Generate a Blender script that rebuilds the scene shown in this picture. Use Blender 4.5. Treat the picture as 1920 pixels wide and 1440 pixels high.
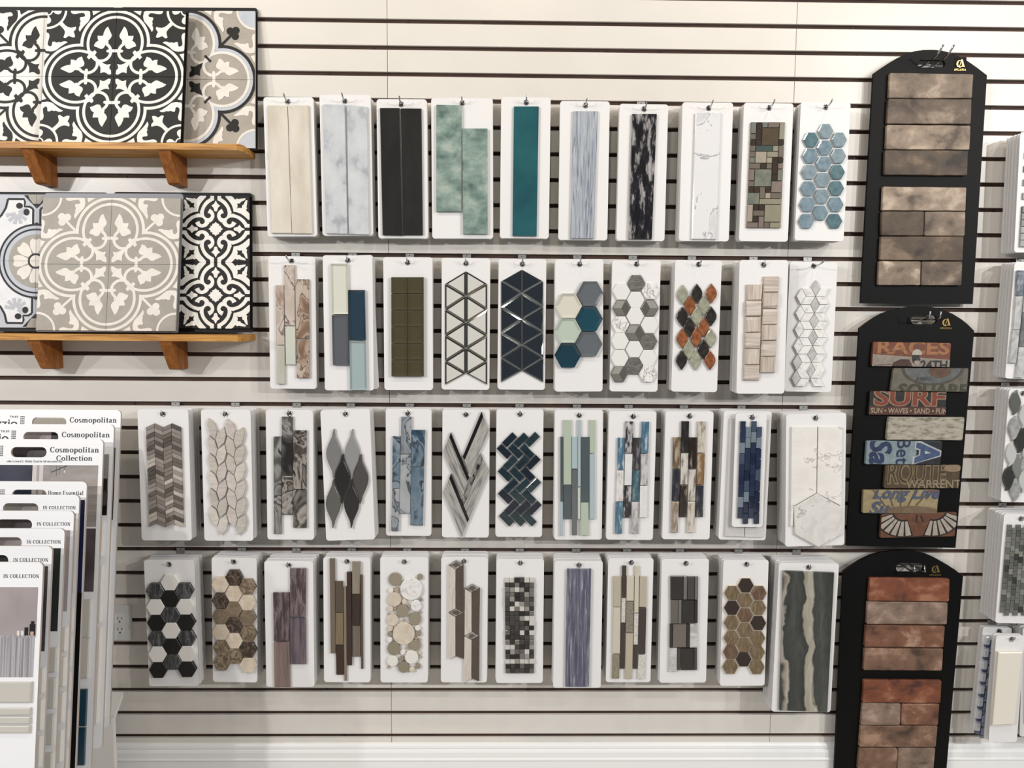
import bpy, bmesh, math, random
from mathutils import Matrix, Vector
random.seed(7)
for o in list(bpy.data.objects): bpy.data.objects.remove(o)
SC = bpy.context.scene
COL = SC.collection

# ------------------------------------------------------------------ camera, light, exposure
FPX = 1442.0
GZ = 2.42                      # height of the topmost groove in view above the floor
CAM = Vector((0.3406, -2.3646, GZ - 0.8724))
def Rot(ax, a): return Matrix.Rotation(a, 3, ax)
RC = Rot('Z', -0.0157) @ Rot('X', math.pi/2 - 0.0859) @ Rot('Z', 0.0075)
cam = bpy.data.cameras.new('camera'); camo = bpy.data.objects.new('camera', cam); COL.objects.link(camo)
camo.matrix_world = Matrix.Translation(CAM) @ RC.to_4x4()
cam.sensor_fit = 'HORIZONTAL'; cam.sensor_width = 36; cam.lens = FPX*36/1920; cam.clip_start = .02
SC.camera = camo
W = bpy.data.worlds.new('store'); SC.world = W; W.use_nodes = True
W.node_tree.nodes['Background'].inputs[0].default_value = (.93, .96, 1.0, 1)
W.node_tree.nodes['Background'].inputs[1].default_value = .17
def lamp(name, loc, target, size, power, col, spread=180):
    l = bpy.data.lights.new(name, 'AREA'); l.shape = 'DISK'; l.size = size; l.energy = power; l.color = col
    l.spread = math.radians(spread)
    o = bpy.data.objects.new(name, l); COL.objects.link(o); o.location = loc
    d = Vector(target) - Vector(loc); o.rotation_euler = d.to_track_quat('-Z', 'Y').to_euler()
    return o
for x in (-1.95, -.8, .35, 1.5, 2.65):
    lamp('downlight_and_fill', (x, -1.25, 3.3), (x, -.05, 1.3), .10, 6.5, (1, .87, .70))
for x in (-2.5, -1.9, 2.5, 3.1):
    lamp('downlight_and_fill', (x, -2.5, 3.2), (.3+(x-.3)*.6, -.2, .3), .12, 13, (1, .97, .93))  # added side lamps, unseen; placed so gaps between boards stay dark
for x in (-5.4, -3.4, 4.0, 6.0):
    lamp('downlight_and_fill', (x, -4.2, 2.9), (.3+(x-.3)*.2, -.3, .1), .14, 84, (1, .985, .97))  # added fill lamps far off to the sides, to even out board fronts
vs = SC.view_settings
vs.view_transform = 'Standard'; vs.look = 'None'; vs.gamma = 1; vs.use_curve_mapping = False; vs.exposure = -0.05

# ------------------------------------------------------------------ helpers
def lin(c):
    g_ = sum(c)/3; c = [g_+(v-g_)*.80 for v in c]
    return tuple(.97*(max(0, x/255)/12.92 if x/255 <= .04045 else ((x/255+.055)/1.055)**2.4)**1.1 for x in c)
MATS = {}
def mk(name, stops, scale=None, rough=.4, coat=0, metal=0, bump=0, detail=5, distort=0, wave=None, spec=.5, soft=True, trans=0, rot=0):
    if name in MATS: return MATS[name]
    m = bpy.data.materials.new(name); m.use_nodes = True; MATS[name] = m
    nt = m.node_tree; b = nt.nodes['Principled BSDF']
    b.inputs['Roughness'].default_value = rough; b.inputs['Metallic'].default_value = metal
    b.inputs['Coat Weight'].default_value = coat; b.inputs['Coat Roughness'].default_value = .04
    b.inputs['Specular IOR Level'].default_value = spec
    if trans: b.inputs['Transmission Weight'].default_value = trans
    if isinstance(stops, tuple):
        if not scale:
            b.inputs['Base Color'].default_value = (*lin(stops), 1); return m
        d = tuple(max(0, x-7) for x in stops); stops = [(.3, d), (.7, stops)]
    tc = nt.nodes.new('ShaderNodeTexCoord'); oi = nt.nodes.new('ShaderNodeObjectInfo')
    mp = nt.nodes.new('ShaderNodeMapping'); mp.inputs['Scale'].default_value = scale
    if rot: mp.vector_type = 'TEXTURE'; mp.inputs['Scale'].default_value = tuple(1/v for v in scale); mp.inputs['Rotation'].default_value = (0, rot, 0)
    ad = nt.nodes.new('ShaderNodeVectorMath'); ad.operation = 'ADD'
    ml = nt.nodes.new('ShaderNodeVectorMath'); ml.operation = 'SCALE'; ml.inputs[0].default_value = (13.1, 7.7, 17.3)
    nt.links.new(oi.outputs['Random'], ml.inputs['Scale'])
    nt.links.new(tc.outputs['Object'], mp.inputs[0]); nt.links.new(mp.outputs[0], ad.inputs[0]); nt.links.new(ml.outputs[0], ad.inputs[1])
    if wave:
        n = nt.nodes.new('ShaderNodeTexWave'); n.inputs['Scale'].default_value = wave[0]; n.inputs['Distortion'].default_value = wave[1]
        n.inputs['Detail'].default_value = detail; n.inputs['Detail Scale'].default_value = wave[2]; n.bands_direction = wave[3] if len(wave) > 3 else 'X'
        nt.links.new(ad.outputs[0], n.inputs['Vector']); fac = n.outputs['Fac']
    else:
        n = nt.nodes.new('ShaderNodeTexNoise'); n.inputs['Scale'].default_value = 1; n.inputs['Detail'].default_value = detail
        n.inputs['Distortion'].default_value = distort; n.inputs['Roughness'].default_value = .6
        nt.links.new(ad.outputs[0], n.inputs['Vector']); fac = n.outputs['Fac']
    r = nt.nodes.new('ShaderNodeValToRGB'); e = r.color_ramp.elements
    while len(e) < len(stops): e.new(.5)
    for el, (p, c) in zip(e, sorted(stops, key=lambda t: t[0])): el.position = p if wave else min(1, max(0, .5+(p-.5)*.68)); el.color = (*lin(c), 1)
    nt.links.new(fac, r.inputs[0]); nt.links.new(r.outputs[0], b.inputs['Base Color'])
    if bump:
        bp = nt.nodes.new('ShaderNodeBump'); bp.inputs['Strength'].default_value = bump; bp.inputs['Distance'].default_value = .002
        nt.links.new(fac, bp.inputs['Height']); nt.links.new(bp.outputs[0], b.inputs['Normal'])
    return m

def ray(x, y): return RC @ Vector(((x-960)/FPX, -(y-720)/FPX, -1))
def pix(x, y, d):
    r = ray(x, y); return CAM + r*((-d - CAM.y)/r.y)
def empty(name, loc, rx=0):
    o = bpy.data.objects.new(name, None); COL.objects.link(o); o.location = loc; o.rotation_euler = (rx, 0, 0); o.empty_display_size = .03
    return o
def tag(o, label=None, cat=None, group=None, kind=None):
    for k, v in (('label', label), ('category', cat), ('group', group), ('kind', kind)):
        if v: o[k] = v
    return o
def mesh(name, V, F, mat, parent=None, smooth=False):
    me = bpy.data.meshes.new(name); me.from_pydata([tuple(v) for v in V], [], F); me.update()
    bm = bmesh.new(); bm.from_mesh(me); bmesh.ops.recalc_face_normals(bm, faces=bm.faces); bm.to_mesh(me); bm.free()
    if smooth:
        for p in me.polygons: p.use_smooth = True
    o = bpy.data.objects.new(name, me); COL.objects.link(o); me.materials.append(mat)
    if parent: o.parent = parent
    return o
def share(o, parent=None):
    c = o.copy(); COL.objects.link(c)
    if parent: c.parent = parent
    return c
class Fr:
    """plane of a thing: local x right, -y out of the plane, z up"""
    def __init__(s, o, lean=0):
        s.o = Vector(o); s.lean = lean; s.R = Rot('X', -lean)
    def L(s, x, y, h=0):
        n = s.R @ Vector((0, -1, 0)); p0 = s.o + n*h; r = ray(x, y)
        q = CAM + r*((p0-CAM).dot(n)/r.dot(n)); l = s.R.transposed() @ (q - s.o)
        return (l.x, l.z)
    def emp(s, name): return empty(name, s.o, -s.lean)
def area(P): return sum(P[i-1][0]*P[i][1]-P[i][0]*P[i-1][1] for i in range(len(P)))/2
def inset(P, b):
    if area(P) < 0: P = P[::-1]
    n = len(P); out = []
    for i in range(n):
        a, p, c = Vector(P[i-1]), Vector(P[i]), Vector(P[(i+1) % n])
        d1 = (p-a).normalized(); d2 = (c-p).normalized(); n1 = Vector((-d1.y, d1.x)); n2 = Vector((-d2.y, d2.x))
        m = (n1+n2); k = m.dot(n1)
        out.append(tuple(p + (m*(b/k) if k > .3 else n1*b)))
    return P, out
def prism(name, P, h0, h1, mat, parent, bev=None, smooth=False, bmat=None):
    """polygon P (local x,z) raised from h0 to h1 out of the plane; bev=(inset, drop)"""
    n = len(P)
    if bev:
        P, Q = inset(P, bev[0])
        rings = [(P, h0), (P, h1-bev[1]), (Q, h1)]
    else: rings = [(P, h0), (P, h1)]
    V = [(x, -h, z) for R_, h in rings for x, z in R_]; F = [list(range(n)), [n*(len(rings)-1)+i for i in range(n)]]
    for k in range(len(rings)-1):
        for i in range(n): F.append([k*n+i, k*n+(i+1) % n, (k+1)*n+(i+1) % n, (k+1)*n+i])
    o = mesh(name, V, F, mat, parent, smooth)
    if bmat:
        o.data.materials.append(bmat)
        for p in o.data.polygons:
            if len(p.vertices) == 4 and n != 4 or (n == 4 and .15 < abs(p.normal.y) < .98): p.material_index = 1
    return o
def plate(name, P, holes, h0, h1, mat, parent, emat=None):
    bm = bmesh.new(); loops = []
    for lp in [P]+holes:
        vs_ = [bm.verts.new((x, -h1, z)) for x, z in lp]
        for i in range(len(vs_)): bm.edges.new((vs_[i-1], vs_[i]))
        loops.append(vs_)
    bmesh.ops.triangle_fill(bm, use_beauty=True, use_dissolve=False, edges=bm.edges[:])
    fr = [[v for v in f.verts] for f in bm.faces]; mp = {}
    for lp in loops:
        for v in lp: mp[v] = bm.verts.new((v.co.x, -h0, v.co.z))
    for f in fr: bm.faces.new([mp[v] for v in reversed(f)])
    for lp in loops:
        for i in range(len(lp)): bm.faces.new((lp[i-1], lp[i], mp[lp[i]], mp[lp[i-1]]))
    bmesh.ops.recalc_face_normals(bm, faces=bm.faces)
    me = bpy.data.meshes.new(name); bm.to_mesh(me); bm.free(); me.materials.append(mat)
    if emat:
        me.materials.append(emat)
        for p in me.polygons:
            if abs(p.normal.y) < .5: p.material_index = 1
    o = bpy.data.objects.new(name, me); COL.objects.link(o); o.parent = parent
    return o
def arc(cx, cz, r, a0, a1, n=6):
    return [(cx+r*math.cos(math.radians(a0+(a1-a0)*i/n)), cz+r*math.sin(math.radians(a0+(a1-a0)*i/n))) for i in range(n+1)]
def rrect(x0, z0, x1, z1, r, n=5):
    return arc(x1-r, z1-r, r, 0, 90, n)+arc(x0+r, z1-r, r, 90, 180, n)+arc(x0+r, z0+r, r, 180, 270, n)+arc(x1-r, z0+r, r, 270, 360, n)
def xf(P, c, a):
    return [(c[0]+x*math.cos(a)-z*math.sin(a), c[1]+x*math.sin(a)+z*math.cos(a)) for x, z in P]
def tube(name, pts, r, mat, parent, n=8, close=False):
    V = []; F = []; pts = [Vector(p) for p in pts]; N = len(pts)
    for i, p in enumerate(pts):
        if close: t = pts[(i+1) % N]-pts[i-1]
        else: t = pts[min(i+1, N-1)]-pts[max(i-1, 0)]
        t.normalize(); s = t.cross(Vector((1, .13, .07))).normalized(); u = t.cross(s)
        for k in range(n):
            a = 2*math.pi*k/n; V.append(p+(s*math.cos(a)+u*math.sin(a))*r)
    for i in range(N if close else N-1):
        for k in range(n): F.append([i*n+k, i*n+(k+1) % n, ((i+1) % N)*n+(k+1) % n, ((i+1) % N)*n+k])
    if not close: F += [list(range(n)), [(N-1)*n+k for k in range(n)]]
    return mesh(name, V, F, mat, parent, True)
def box(name, a, b, mat, parent=None, bev=0):
    x0, y0, z0 = a; x1, y1, z1 = b
    if bev:
        return prism2(name, [(x0, z0), (x1, z0), (x1, z1), (x0, z1)], y1, y0, mat, parent, bev)
    V = [(x, y, z) for x in (x0, x1) for y in (y0, y1) for z in (z0, z1)]
    return mesh(name, V, [[0, 1, 3, 2], [4, 5, 7, 6], [0, 1, 5, 4], [2, 3, 7, 6], [0, 2, 6, 4], [1, 3, 7, 5]], mat, parent)
def prism2(name, P, yb, yf, mat, parent, b): return prism(name, P, -yb, -yf, mat, parent, (b, b))
def smoothp(P, k=3):
    n = len(P); out = []
    for i in range(n):
        p0, p1, p2, p3 = [Vector(P[(i+j) % n]) for j in (-1, 0, 1, 2)]
        # sharp corners stay sharp
        sh1 = (p1-p0).angle(p2-p1, 0) > 1.0; sh2 = (p2-p1).angle(p3-p2, 0) > 1.0
        m1 = (p2-p1) if sh1 else (p2-p0)/2; m2 = (p2-p1) if sh2 else (p3-p1)/2
        for j in range(k):
            t = j/k
            q = p1*(2*t**3-3*t*t+1)+m1*(t**3-2*t*t+t)+p2*(-2*t**3+3*t*t)+m2*(t**3-t*t)
            out.append((q.x, q.y))
    return out
def strokep(P, w, closed=False):
    """polyline -> list of quads of width w (function of direction allowed)"""
    out = []; N = len(P)
    L, R_ = [], []
    for i in range(N):
        a = Vector(P[i-1] if (i or closed) else P[i]); c = Vector(P[(i+1) % N] if (i < N-1 or closed) else P[i])
        t = (c-a).normalized(); nn = Vector((-t.y, t.x)); ww = w(t) if callable(w) else w
        p = Vector(P[i]); L.append(p+nn*ww/2); R_.append(p-nn*ww/2)
    for i in range(N if closed else N-1):
        j = (i+1) % N; out.append([tuple(L[i]), tuple(L[j]), tuple(R_[j]), tuple(R_[i])])
    return out
def clip(P, x0=0, y0=0, x1=1, y1=1):
    for ax, lim, sg in ((0, x0, 1), (0, x1, -1), (1, y0, 1), (1, y1, -1)):
        out = []
        for i in range(len(P)):
            a, b = P[i-1], P[i]; ia = (a[ax]-lim)*sg >= 0; ib = (b[ax]-lim)*sg >= 0
            if ia != ib:
                t = (lim-a[ax])/(b[ax]-a[ax]); out.append((a[0]+t*(b[0]-a[0]), a[1]+t*(b[1]-a[1])))
            if ib: out.append(b)
        P = out
        if len(P) < 3: return []
    return P
def bil(Q, s, t):
    """Q = TL,TR,BR,BL; s right, t up from the bottom edge"""
    tl, tr, br, bl = Q
    x = (bl[0]*(1-s)+br[0]*s)*(1-t)+(tl[0]*(1-s)+tr[0]*s)*t
    z = (bl[1]*(1-s)+br[1]*s)*(1-t)+(tl[1]*(1-s)+tr[1]*s)*t
    return (x, z)
def inkpolys(name, polys, Q, h, mat, parent, doclip=True):
    """flat print: polygons in the unit square of quad Q, laid on the surface at height h"""
    V = []; F = []
    for P in polys:
        if doclip: P = clip(P)
        if len(P) < 3: continue
        k = len(V); hh = h+1e-5*(len(F) % 23); V += [(x, -hh, z) for x, z in (bil(Q, s, t) for s, t in P)]; F.append(list(range(k, k+len(P))))
    if not V: return None
    me = bpy.data.meshes.new(name); me.from_pydata(V, [], F); me.update(); me.materials.append(mat)
    bm = bmesh.new(); bm.from_mesh(me)
    for f in bm.faces:
        f.normal_update()
        if f.normal.y > 0: f.normal_flip()
    bm.to_mesh(me); bm.free()
    o = bpy.data.objects.new(name, me); COL.objects.link(o); o.parent = parent
    return o
def text2d(s, bold=0, shear=0):
    cu = bpy.data.curves.new('lettering', 'FONT'); cu.body = s; cu.size = 1; cu.offset = bold; cu.shear = shear; cu.resolution_u = 3
    o = bpy.data.objects.new('lettering', cu); COL.objects.link(o)
    dg = bpy.context.evaluated_depsgraph_get(); me = o.evaluated_get(dg).to_mesh()
    polys = [[(me.vertices[i].co.x, me.vertices[i].co.y) for i in p.vertices] for p in me.polygons]
    o.evaluated_get(dg).to_mesh_clear(); bpy.data.objects.remove(o); bpy.data.curves.remove(cu)
    return polys
def fit(polys, x0, y0, x1, y1, rot=0):
    """scale polygons into a box; rot=1 turns the lettering a quarter clockwise"""
    if rot: polys = [[(y, -x) for x, y in P] for P in polys]
    xs = [x for P in polys for x, y in P]; ys = [y for P in polys for x, y in P]
    a, b, c, d = min(xs), max(xs), min(ys), max(ys)
    return [[(x0+(x-a)/(b-a)*(x1-x0), y0+(y-c)/(d-c)*(y1-y0)) for x, y in P] for P in polys]
# serif lettering drawn with a broad nib
def nib(t): return .055+.15*abs(t.y)
def ell(cx, cy, rx, ry, a0, a1, n=14): return [(cx+rx*math.cos(math.radians(a0+(a1-a0)*i/n)), cy+ry*math.sin(math.radians(a0+(a1-a0)*i/n))) for i in range(n+1)]
def stem(x, y0, y1, top=1, bot=1, w=.2):
    q = [[(x-w/2, y0), (x+w/2, y0), (x+w/2, y1), (x-w/2, y1)]]
    if bot: q.append([(x-.2, y0), (x+.2, y0), (x+.2, y0+.055), (x-.2, y0+.055)])
    if top: q.append([(x-.2 if top < 2 else x-.2, y1-.055), (x+.2 if top < 2 else x, y1-.055), (x+.2 if top < 2 else x, y1), (x-.2, y1)])
    return q
def bar(x0, y0, x1, y1): return [[(x0, y0), (x1, y0), (x1, y1), (x0, y1)]]
def S(P): return strokep(P, nib)
X = .68
def glyph(c):
    if c == 'C': return .95, S(ell(.5, .5, .38, .47, 50, 310))+bar(.76, .66, .82, 1.0)+bar(.76, .04, .82, .26)
    if c == 'c': return .68, S(ell(.36, X/2, .26, X/2-.02, 50, 315))+bar(.5, .44, .62, .58)
    if c == 'o': return .76, S(ell(.38, X/2, .28, X/2-.02, 0, 360))
    if c == 'O': return 1.05, S(ell(.52, .5, .4, .47, 0, 360))
    if c == 'e': return .7, S(ell(.37, X/2, .27, X/2-.02, 10, 320))+bar(.12, .34, .64, .41)
    if c == 's': return .6, S(ell(.29, .5, .17, .16, 30, 270, 10)+ell(.31, .18, .18, .16, 90, -150, 10))
    if c == 'S': return .75, S(ell(.36, .74, .24, .23, 30, 270, 10)+ell(.38, .26, .26, .23, 90, -150, 10))
    if c == 'l': return .44, stem(.22, 0, 1.02, 2)
    if c == 'i': return .44, stem(.22, 0, X, 2)+[[(.13, .82), (.31, .82), (.31, 1), (.13, 1)]]
    if c == 't': return .5, stem(.24, .05, .9, 0, 0)+bar(.04, X-.06, .46, X)+S([(.24, .05), (.35, .03), (.46, .12)])
    if c == 'n': return .86, stem(.2, 0, X, 2)+S(ell(.42, .45, .2, .2, 150, 0, 8))+stem(.62, 0, .45, 0)
    if c == 'm': return 1.28, stem(.2, 0, X, 2)+S(ell(.42, .45, .2, .2, 150, 0, 8))+stem(.62, 0, .45, 0)+S(ell(.84, .45, .2, .2, 150, 0, 8))+stem(1.04, 0, .45, 0)
    if c == 'p': return .82, stem(.2, -.3, X, 2)+S(ell(.44, X/2, .24, X/2-.03, 140, -140, 12))
    if c == 'a': return .74, stem(.5, .06, .48, 0, 0)+S(ell(.34, .46, .18, .18, 160, 0, 8))+S(ell(.34, .19, .18, .16, 60, 330, 10))+bar(.46, 0, .7, .06)
    if c == 'H': return 1.1, stem(.24, 0, 1)+stem(.84, 0, 1)+bar(.24, .48, .84, .54)
    if c == 'E': return .92, stem(.24, 0, 1)+bar(.1, .95, .78, 1)+bar(.1, 0, .82, .055)+bar(.24, .48, .62, .54)+bar(.73, .76, .79, 1)+bar(.76, 0, .82, .26)+bar(.58, .38, .63, .64)
    if c == 'I': return .52, stem(.26, 0, 1)
    if c == 'N': return 1.1, stem(.2, 0, 1, 1, 1, .08)+stem(.86, 0, 1, 1, 1, .08)+[[(.1, 1), (.32, 1), (.9, 0), (.72, 0)]]
    if c == 'L': return .9, stem(.24, 0, 1)+bar(.1, 0, .8, .055)+bar(.74, 0, .8, .3)
    if c == 'T': return .92, stem(.46, 0, 1, 0)+bar(.06, .94, .86, 1)+bar(.06, .74, .12, 1)+bar(.8, .74, .86, 1)
    if c == 'P': return .88, stem(.24, 0, 1)+S(ell(.4, .74, .34, .24, 90, -90, 10))
    if c == 'U': return 1.05, stem(.24, .3, 1, 1, 0)+stem(.84, .3, 1, 1, 0, .08)+S(ell(.54, .3, .3, .28, 180, 360, 10))
    if c == 'Z': return .85, bar(.08, .94, .74, 1)+bar(.08, 0, .78, .055)+[[(.52, .97), (.74, .97), (.3, .03), (.08, .03)]]+bar(.08, .74, .14, 1)+bar(.72, 0, .78, .26)
    if c == 'A': return 1.05, [[(.1, 0), (.18, 0), (.56, 1), (.48, 1)], [(.66, 0), (.9, 0), (.6, 1), (.46, 1)]]+bar(.28, .3, .76, .36)+bar(0, 0, .28, .05)+bar(.6, 0, 1.02, .05)
    return .4, []
def serif(s, sp=.06):
    x = 0; out = []
    for c in s:
        w, q = glyph(c); out += [[(a+x, b) for a, b in P] for P in q]; x += w+sp
    return out

# ------------------------------------------------------------------ common materials
WHITE = mk('white_laminate_board', (226, 225, 225), rough=.45)
EDGEW = mk('sample_board_edge', (205, 202, 198), rough=.5)
METAL = mk('chrome_hook', (190, 190, 192), rough=.18, metal=1)
CLIP = mk('hook_clip_steel', (186, 184, 181), rough=.35, metal=.55)
BLACK = mk('black_board', (8, 8, 9), rough=.55, spec=.15)
BPANEL = mk('black_display_panel', (18, 19, 22), rough=.45, spec=.2)
INK = mk('black_ink', (28, 28, 30), rough=.5)
SLAT = mk('slatwall_laminate', [(.3, (218, 213, 205)), (.7, (223, 218, 210))], (3, 3, 3), rough=.33)
CORE = mk('slatwall_groove_core', [(.3, (64, 40, 30)), (.7, (84, 56, 42))], (9, 9, 60), rough=.8)
SCREW = mk('groove_screw', (16, 13, 12), rough=.6)
TRIMW = mk('painted_trim', (236, 237, 236), rough=.3)

# ------------------------------------------------------------------ setting
PITCH = .0762; GH = .0126
wb = box('wall_back', (-2.44, .0095, 0), (2.44, .03, GZ+.5), CORE); tag(wb, 'white slatwall panelling with dark horizontal grooves', 'wall', kind='structure')
slat_cache = None
for p in range(4):
    xa = -2.4384+p*1.2192+.0007; xb = xa+1.2192-.0014
    src = None
    for k in range(-5, 30):
        zt = GZ-k*PITCH-GH/2; zb = zt-PITCH+GH
        if k == 29: zb = zt-.03
        if src is None or k == 29:
            s = box('slat', (xa, 0, -(zt-zb)/2), (xb, .0095, (zt-zb)/2), SLAT, wb, .0007)
            if k != 29: src = s
        else: s = share(src, wb)
        s.location.z = (zt+zb)/2
# screws in the grooves
def disc(name, c, r, y0, y1, mat, parent, n=10):
    return prism(name, arc(c[0], c[1], r, 0, 360-360/n, n-1), -y1, -y0, mat, parent)
scr = disc('screw', (0, 0), .0036, .0072, .0096, SCREW, wb)
first = True
SCR = [(233, 335), (246, 662), (1710, 152), (1800, 154), (1863, 200), (1616, 200), (1873, 298), (1867, 394), (1859, 535), (1847, 628), (1843, 720), (1613, 102),
       (1836, 812), (1829, 901), (1616, 341), (1829, 1078), (617, 130), (765, 36), (910, 37), (1365, 46), (1600, 54), (250, 755), (610, 757), (700, 86), (1140, 92), (1290, 143),
       (1555, 147), (257, 1118), (257, 1029), (605, 1028), (1615, 390), (1604, 298), (1600, 1295), (612, 1296), (990, 1297), (645, 1383), (1085, 195), (1240, 95)]
for x, y in SCR:
    w = pix(x, y, 0); k = round((GZ-w.z)/PITCH)
    s = scr if first else share(scr, wb); first = False
    s.location = (w.x, 0, GZ-k*PITCH-.001)
fl = box('floor', (-2.44, -4.5, -.02), (2.44, .03, 0), mk('floor_tile', [(.4, (196, 190, 182)), (.6, (208, 202, 195))], (2, 2, 2), rough=.35)); tag(fl, 'pale grey shop floor in front of the slatwall', 'floor', kind='structure')
zb = lambda y: pix(500, y, .012).z
prof = [(.0, 0), (-.0165, 0), (-.0165, zb(1427)), (-.0185, zb(1425)), (-.0185, zb(1423)), (-.0150, zb(1421)), (-.0150, zb(1411)), (-.0125, zb(1408)), (-.0085, zb(1406.5)), (-.0105, zb(1404)), (-.0095, zb(1400)), (-.005, zb(1397)), (0, zb(1396))]
n = len(prof); V = [(x, y, z) for x in (-2.44, 2.44) for y, z in prof]
bb = mesh('baseboard_back', V, [list(range(n)), list(range(n, 2*n))]+[[i, (i+1) % n, n+(i+1) % n, n+i] for i in range(n)], TRIMW)
tag(bb, 'white moulded baseboard along the foot of the slatwall', 'baseboard', kind='structure')
# outlet
fr = Fr(pix(226, 1200, .0)); e = fr.emp('power_outlet'); tag(e, 'grey white double power outlet plate low on the slatwall', 'outlet')
a = fr.L(247, 1134)
PL = mk('outlet_plastic', (214, 216, 214), rough=.35)
prism('cover_plate', rrect(a[0]-.072, .0, a[0], .114, .004), 0, .006, PL, e, (.003, .003))
cx = a[0]-.036
o = prism('receptacle', rrect(cx-.0165, .024, cx+.0165, .090, .002), .0055, .0075, mk('outlet_insert', (222, 223, 220), rough=.3), e, (.0006, .0006))
for z in (.074, .039):
    for dx, hh in ((-.0065, .0045), (.0065, .0035)):
        prism('slot', [(cx+dx-.001, z-hh), (cx+dx+.001, z-hh), (cx+dx+.001, z+hh), (cx+dx-.001, z+hh)], .0072, .0078, SCREW, o)
    prism('slot', arc(cx, z-.0115, .0026, 0, 330, 11), .0072, .0078, SCREW, o)
prism('screw', arc(cx, .011, .0028, 0, 330, 11), .0055, .0068, PL, e)

# ------------------------------------------------------------------ tile sample boards on hooks
CR = dict(A=(480, 150, 4.5), B=(800, 150, 4.5), C=(1130, 150, 4.5), D=(1350, 150, 4.5), E=(480, 460, 4.965), F=(700, 460, 4.965), G=(1020, 460, 4.965), H=(1340, 460, 4.967),
          I=(240, 740, 4.966), J=(480, 740, 4.966), K=(700, 740, 4.965), L=(1020, 740, 4.965), M=(1320, 740, 4.8), N=(250, 1020, 4.966), O=(480, 1020, 4.966), P=(690, 1020, 4.965),
          Q=(1010, 1020, 4.965), R=(1300, 1020, 4.3625), S=(1600, 80, 2.881), T=(1580, 560, 3.0), U=(1550, 1020, 3.43), X1=(0, 0, 3.84), X2=(0, 330, 3.84), X3=(0, 740, 4.115), X4=(0, 1090, 4.115),
          R1=(1820, 230, 5.54), R2=(1820, 480, 5.54), R3=(1820, 715, 5.54), R4=(1820, 940, 5.54), R5=(1800, 1160, 5.54), Z=(205, 10, 10.287), Y=(335, 360, 10.28), C4=(0, 355, 5.233))
TH = .004                      # board thickness
def hook(x, z, d, L, what, up=.011, group='chrome hooks in the slatwall grooves'):
    """rod from the groove above the board through its hole, tip turned up"""
    k = round((GZ-z)/PITCH); gz = GZ-k*PITCH
    if gz < z-.002: gz += PITCH
    if gz-z > .05: gz -= PITCH*round((gz-z)/PITCH)
    e = empty('peg_hook', (x, 0, gz)); tag(e, 'chrome hook holding the board with '+what, 'hook', group)
    dz = z-gz
    pl = prism('bracket', [(-.0125, -.026), (.0125, -.026), (.0125, .0045), (-.0125, .0045)], .0008, .0026, CLIP, e, (.0005, .0005))
    prism('lip', [(-.0125, -.0285), (.0125, -.0285), (.0125, -.0262), (-.0125, -.0262)], .0008, .0055, CLIP, pl)
    prism('rivet', arc(0, -.0005, .0016, 0, 315, 7), .0026, .0031, SCREW, pl)
    pts = [(0, -.002, dz), (0, -d-L*.45, dz), (0, -d-L*.75, dz+up*.35), (0, -d-L, dz+up)]
    tube('rod', pts, .0022, METAL, e)
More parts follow.
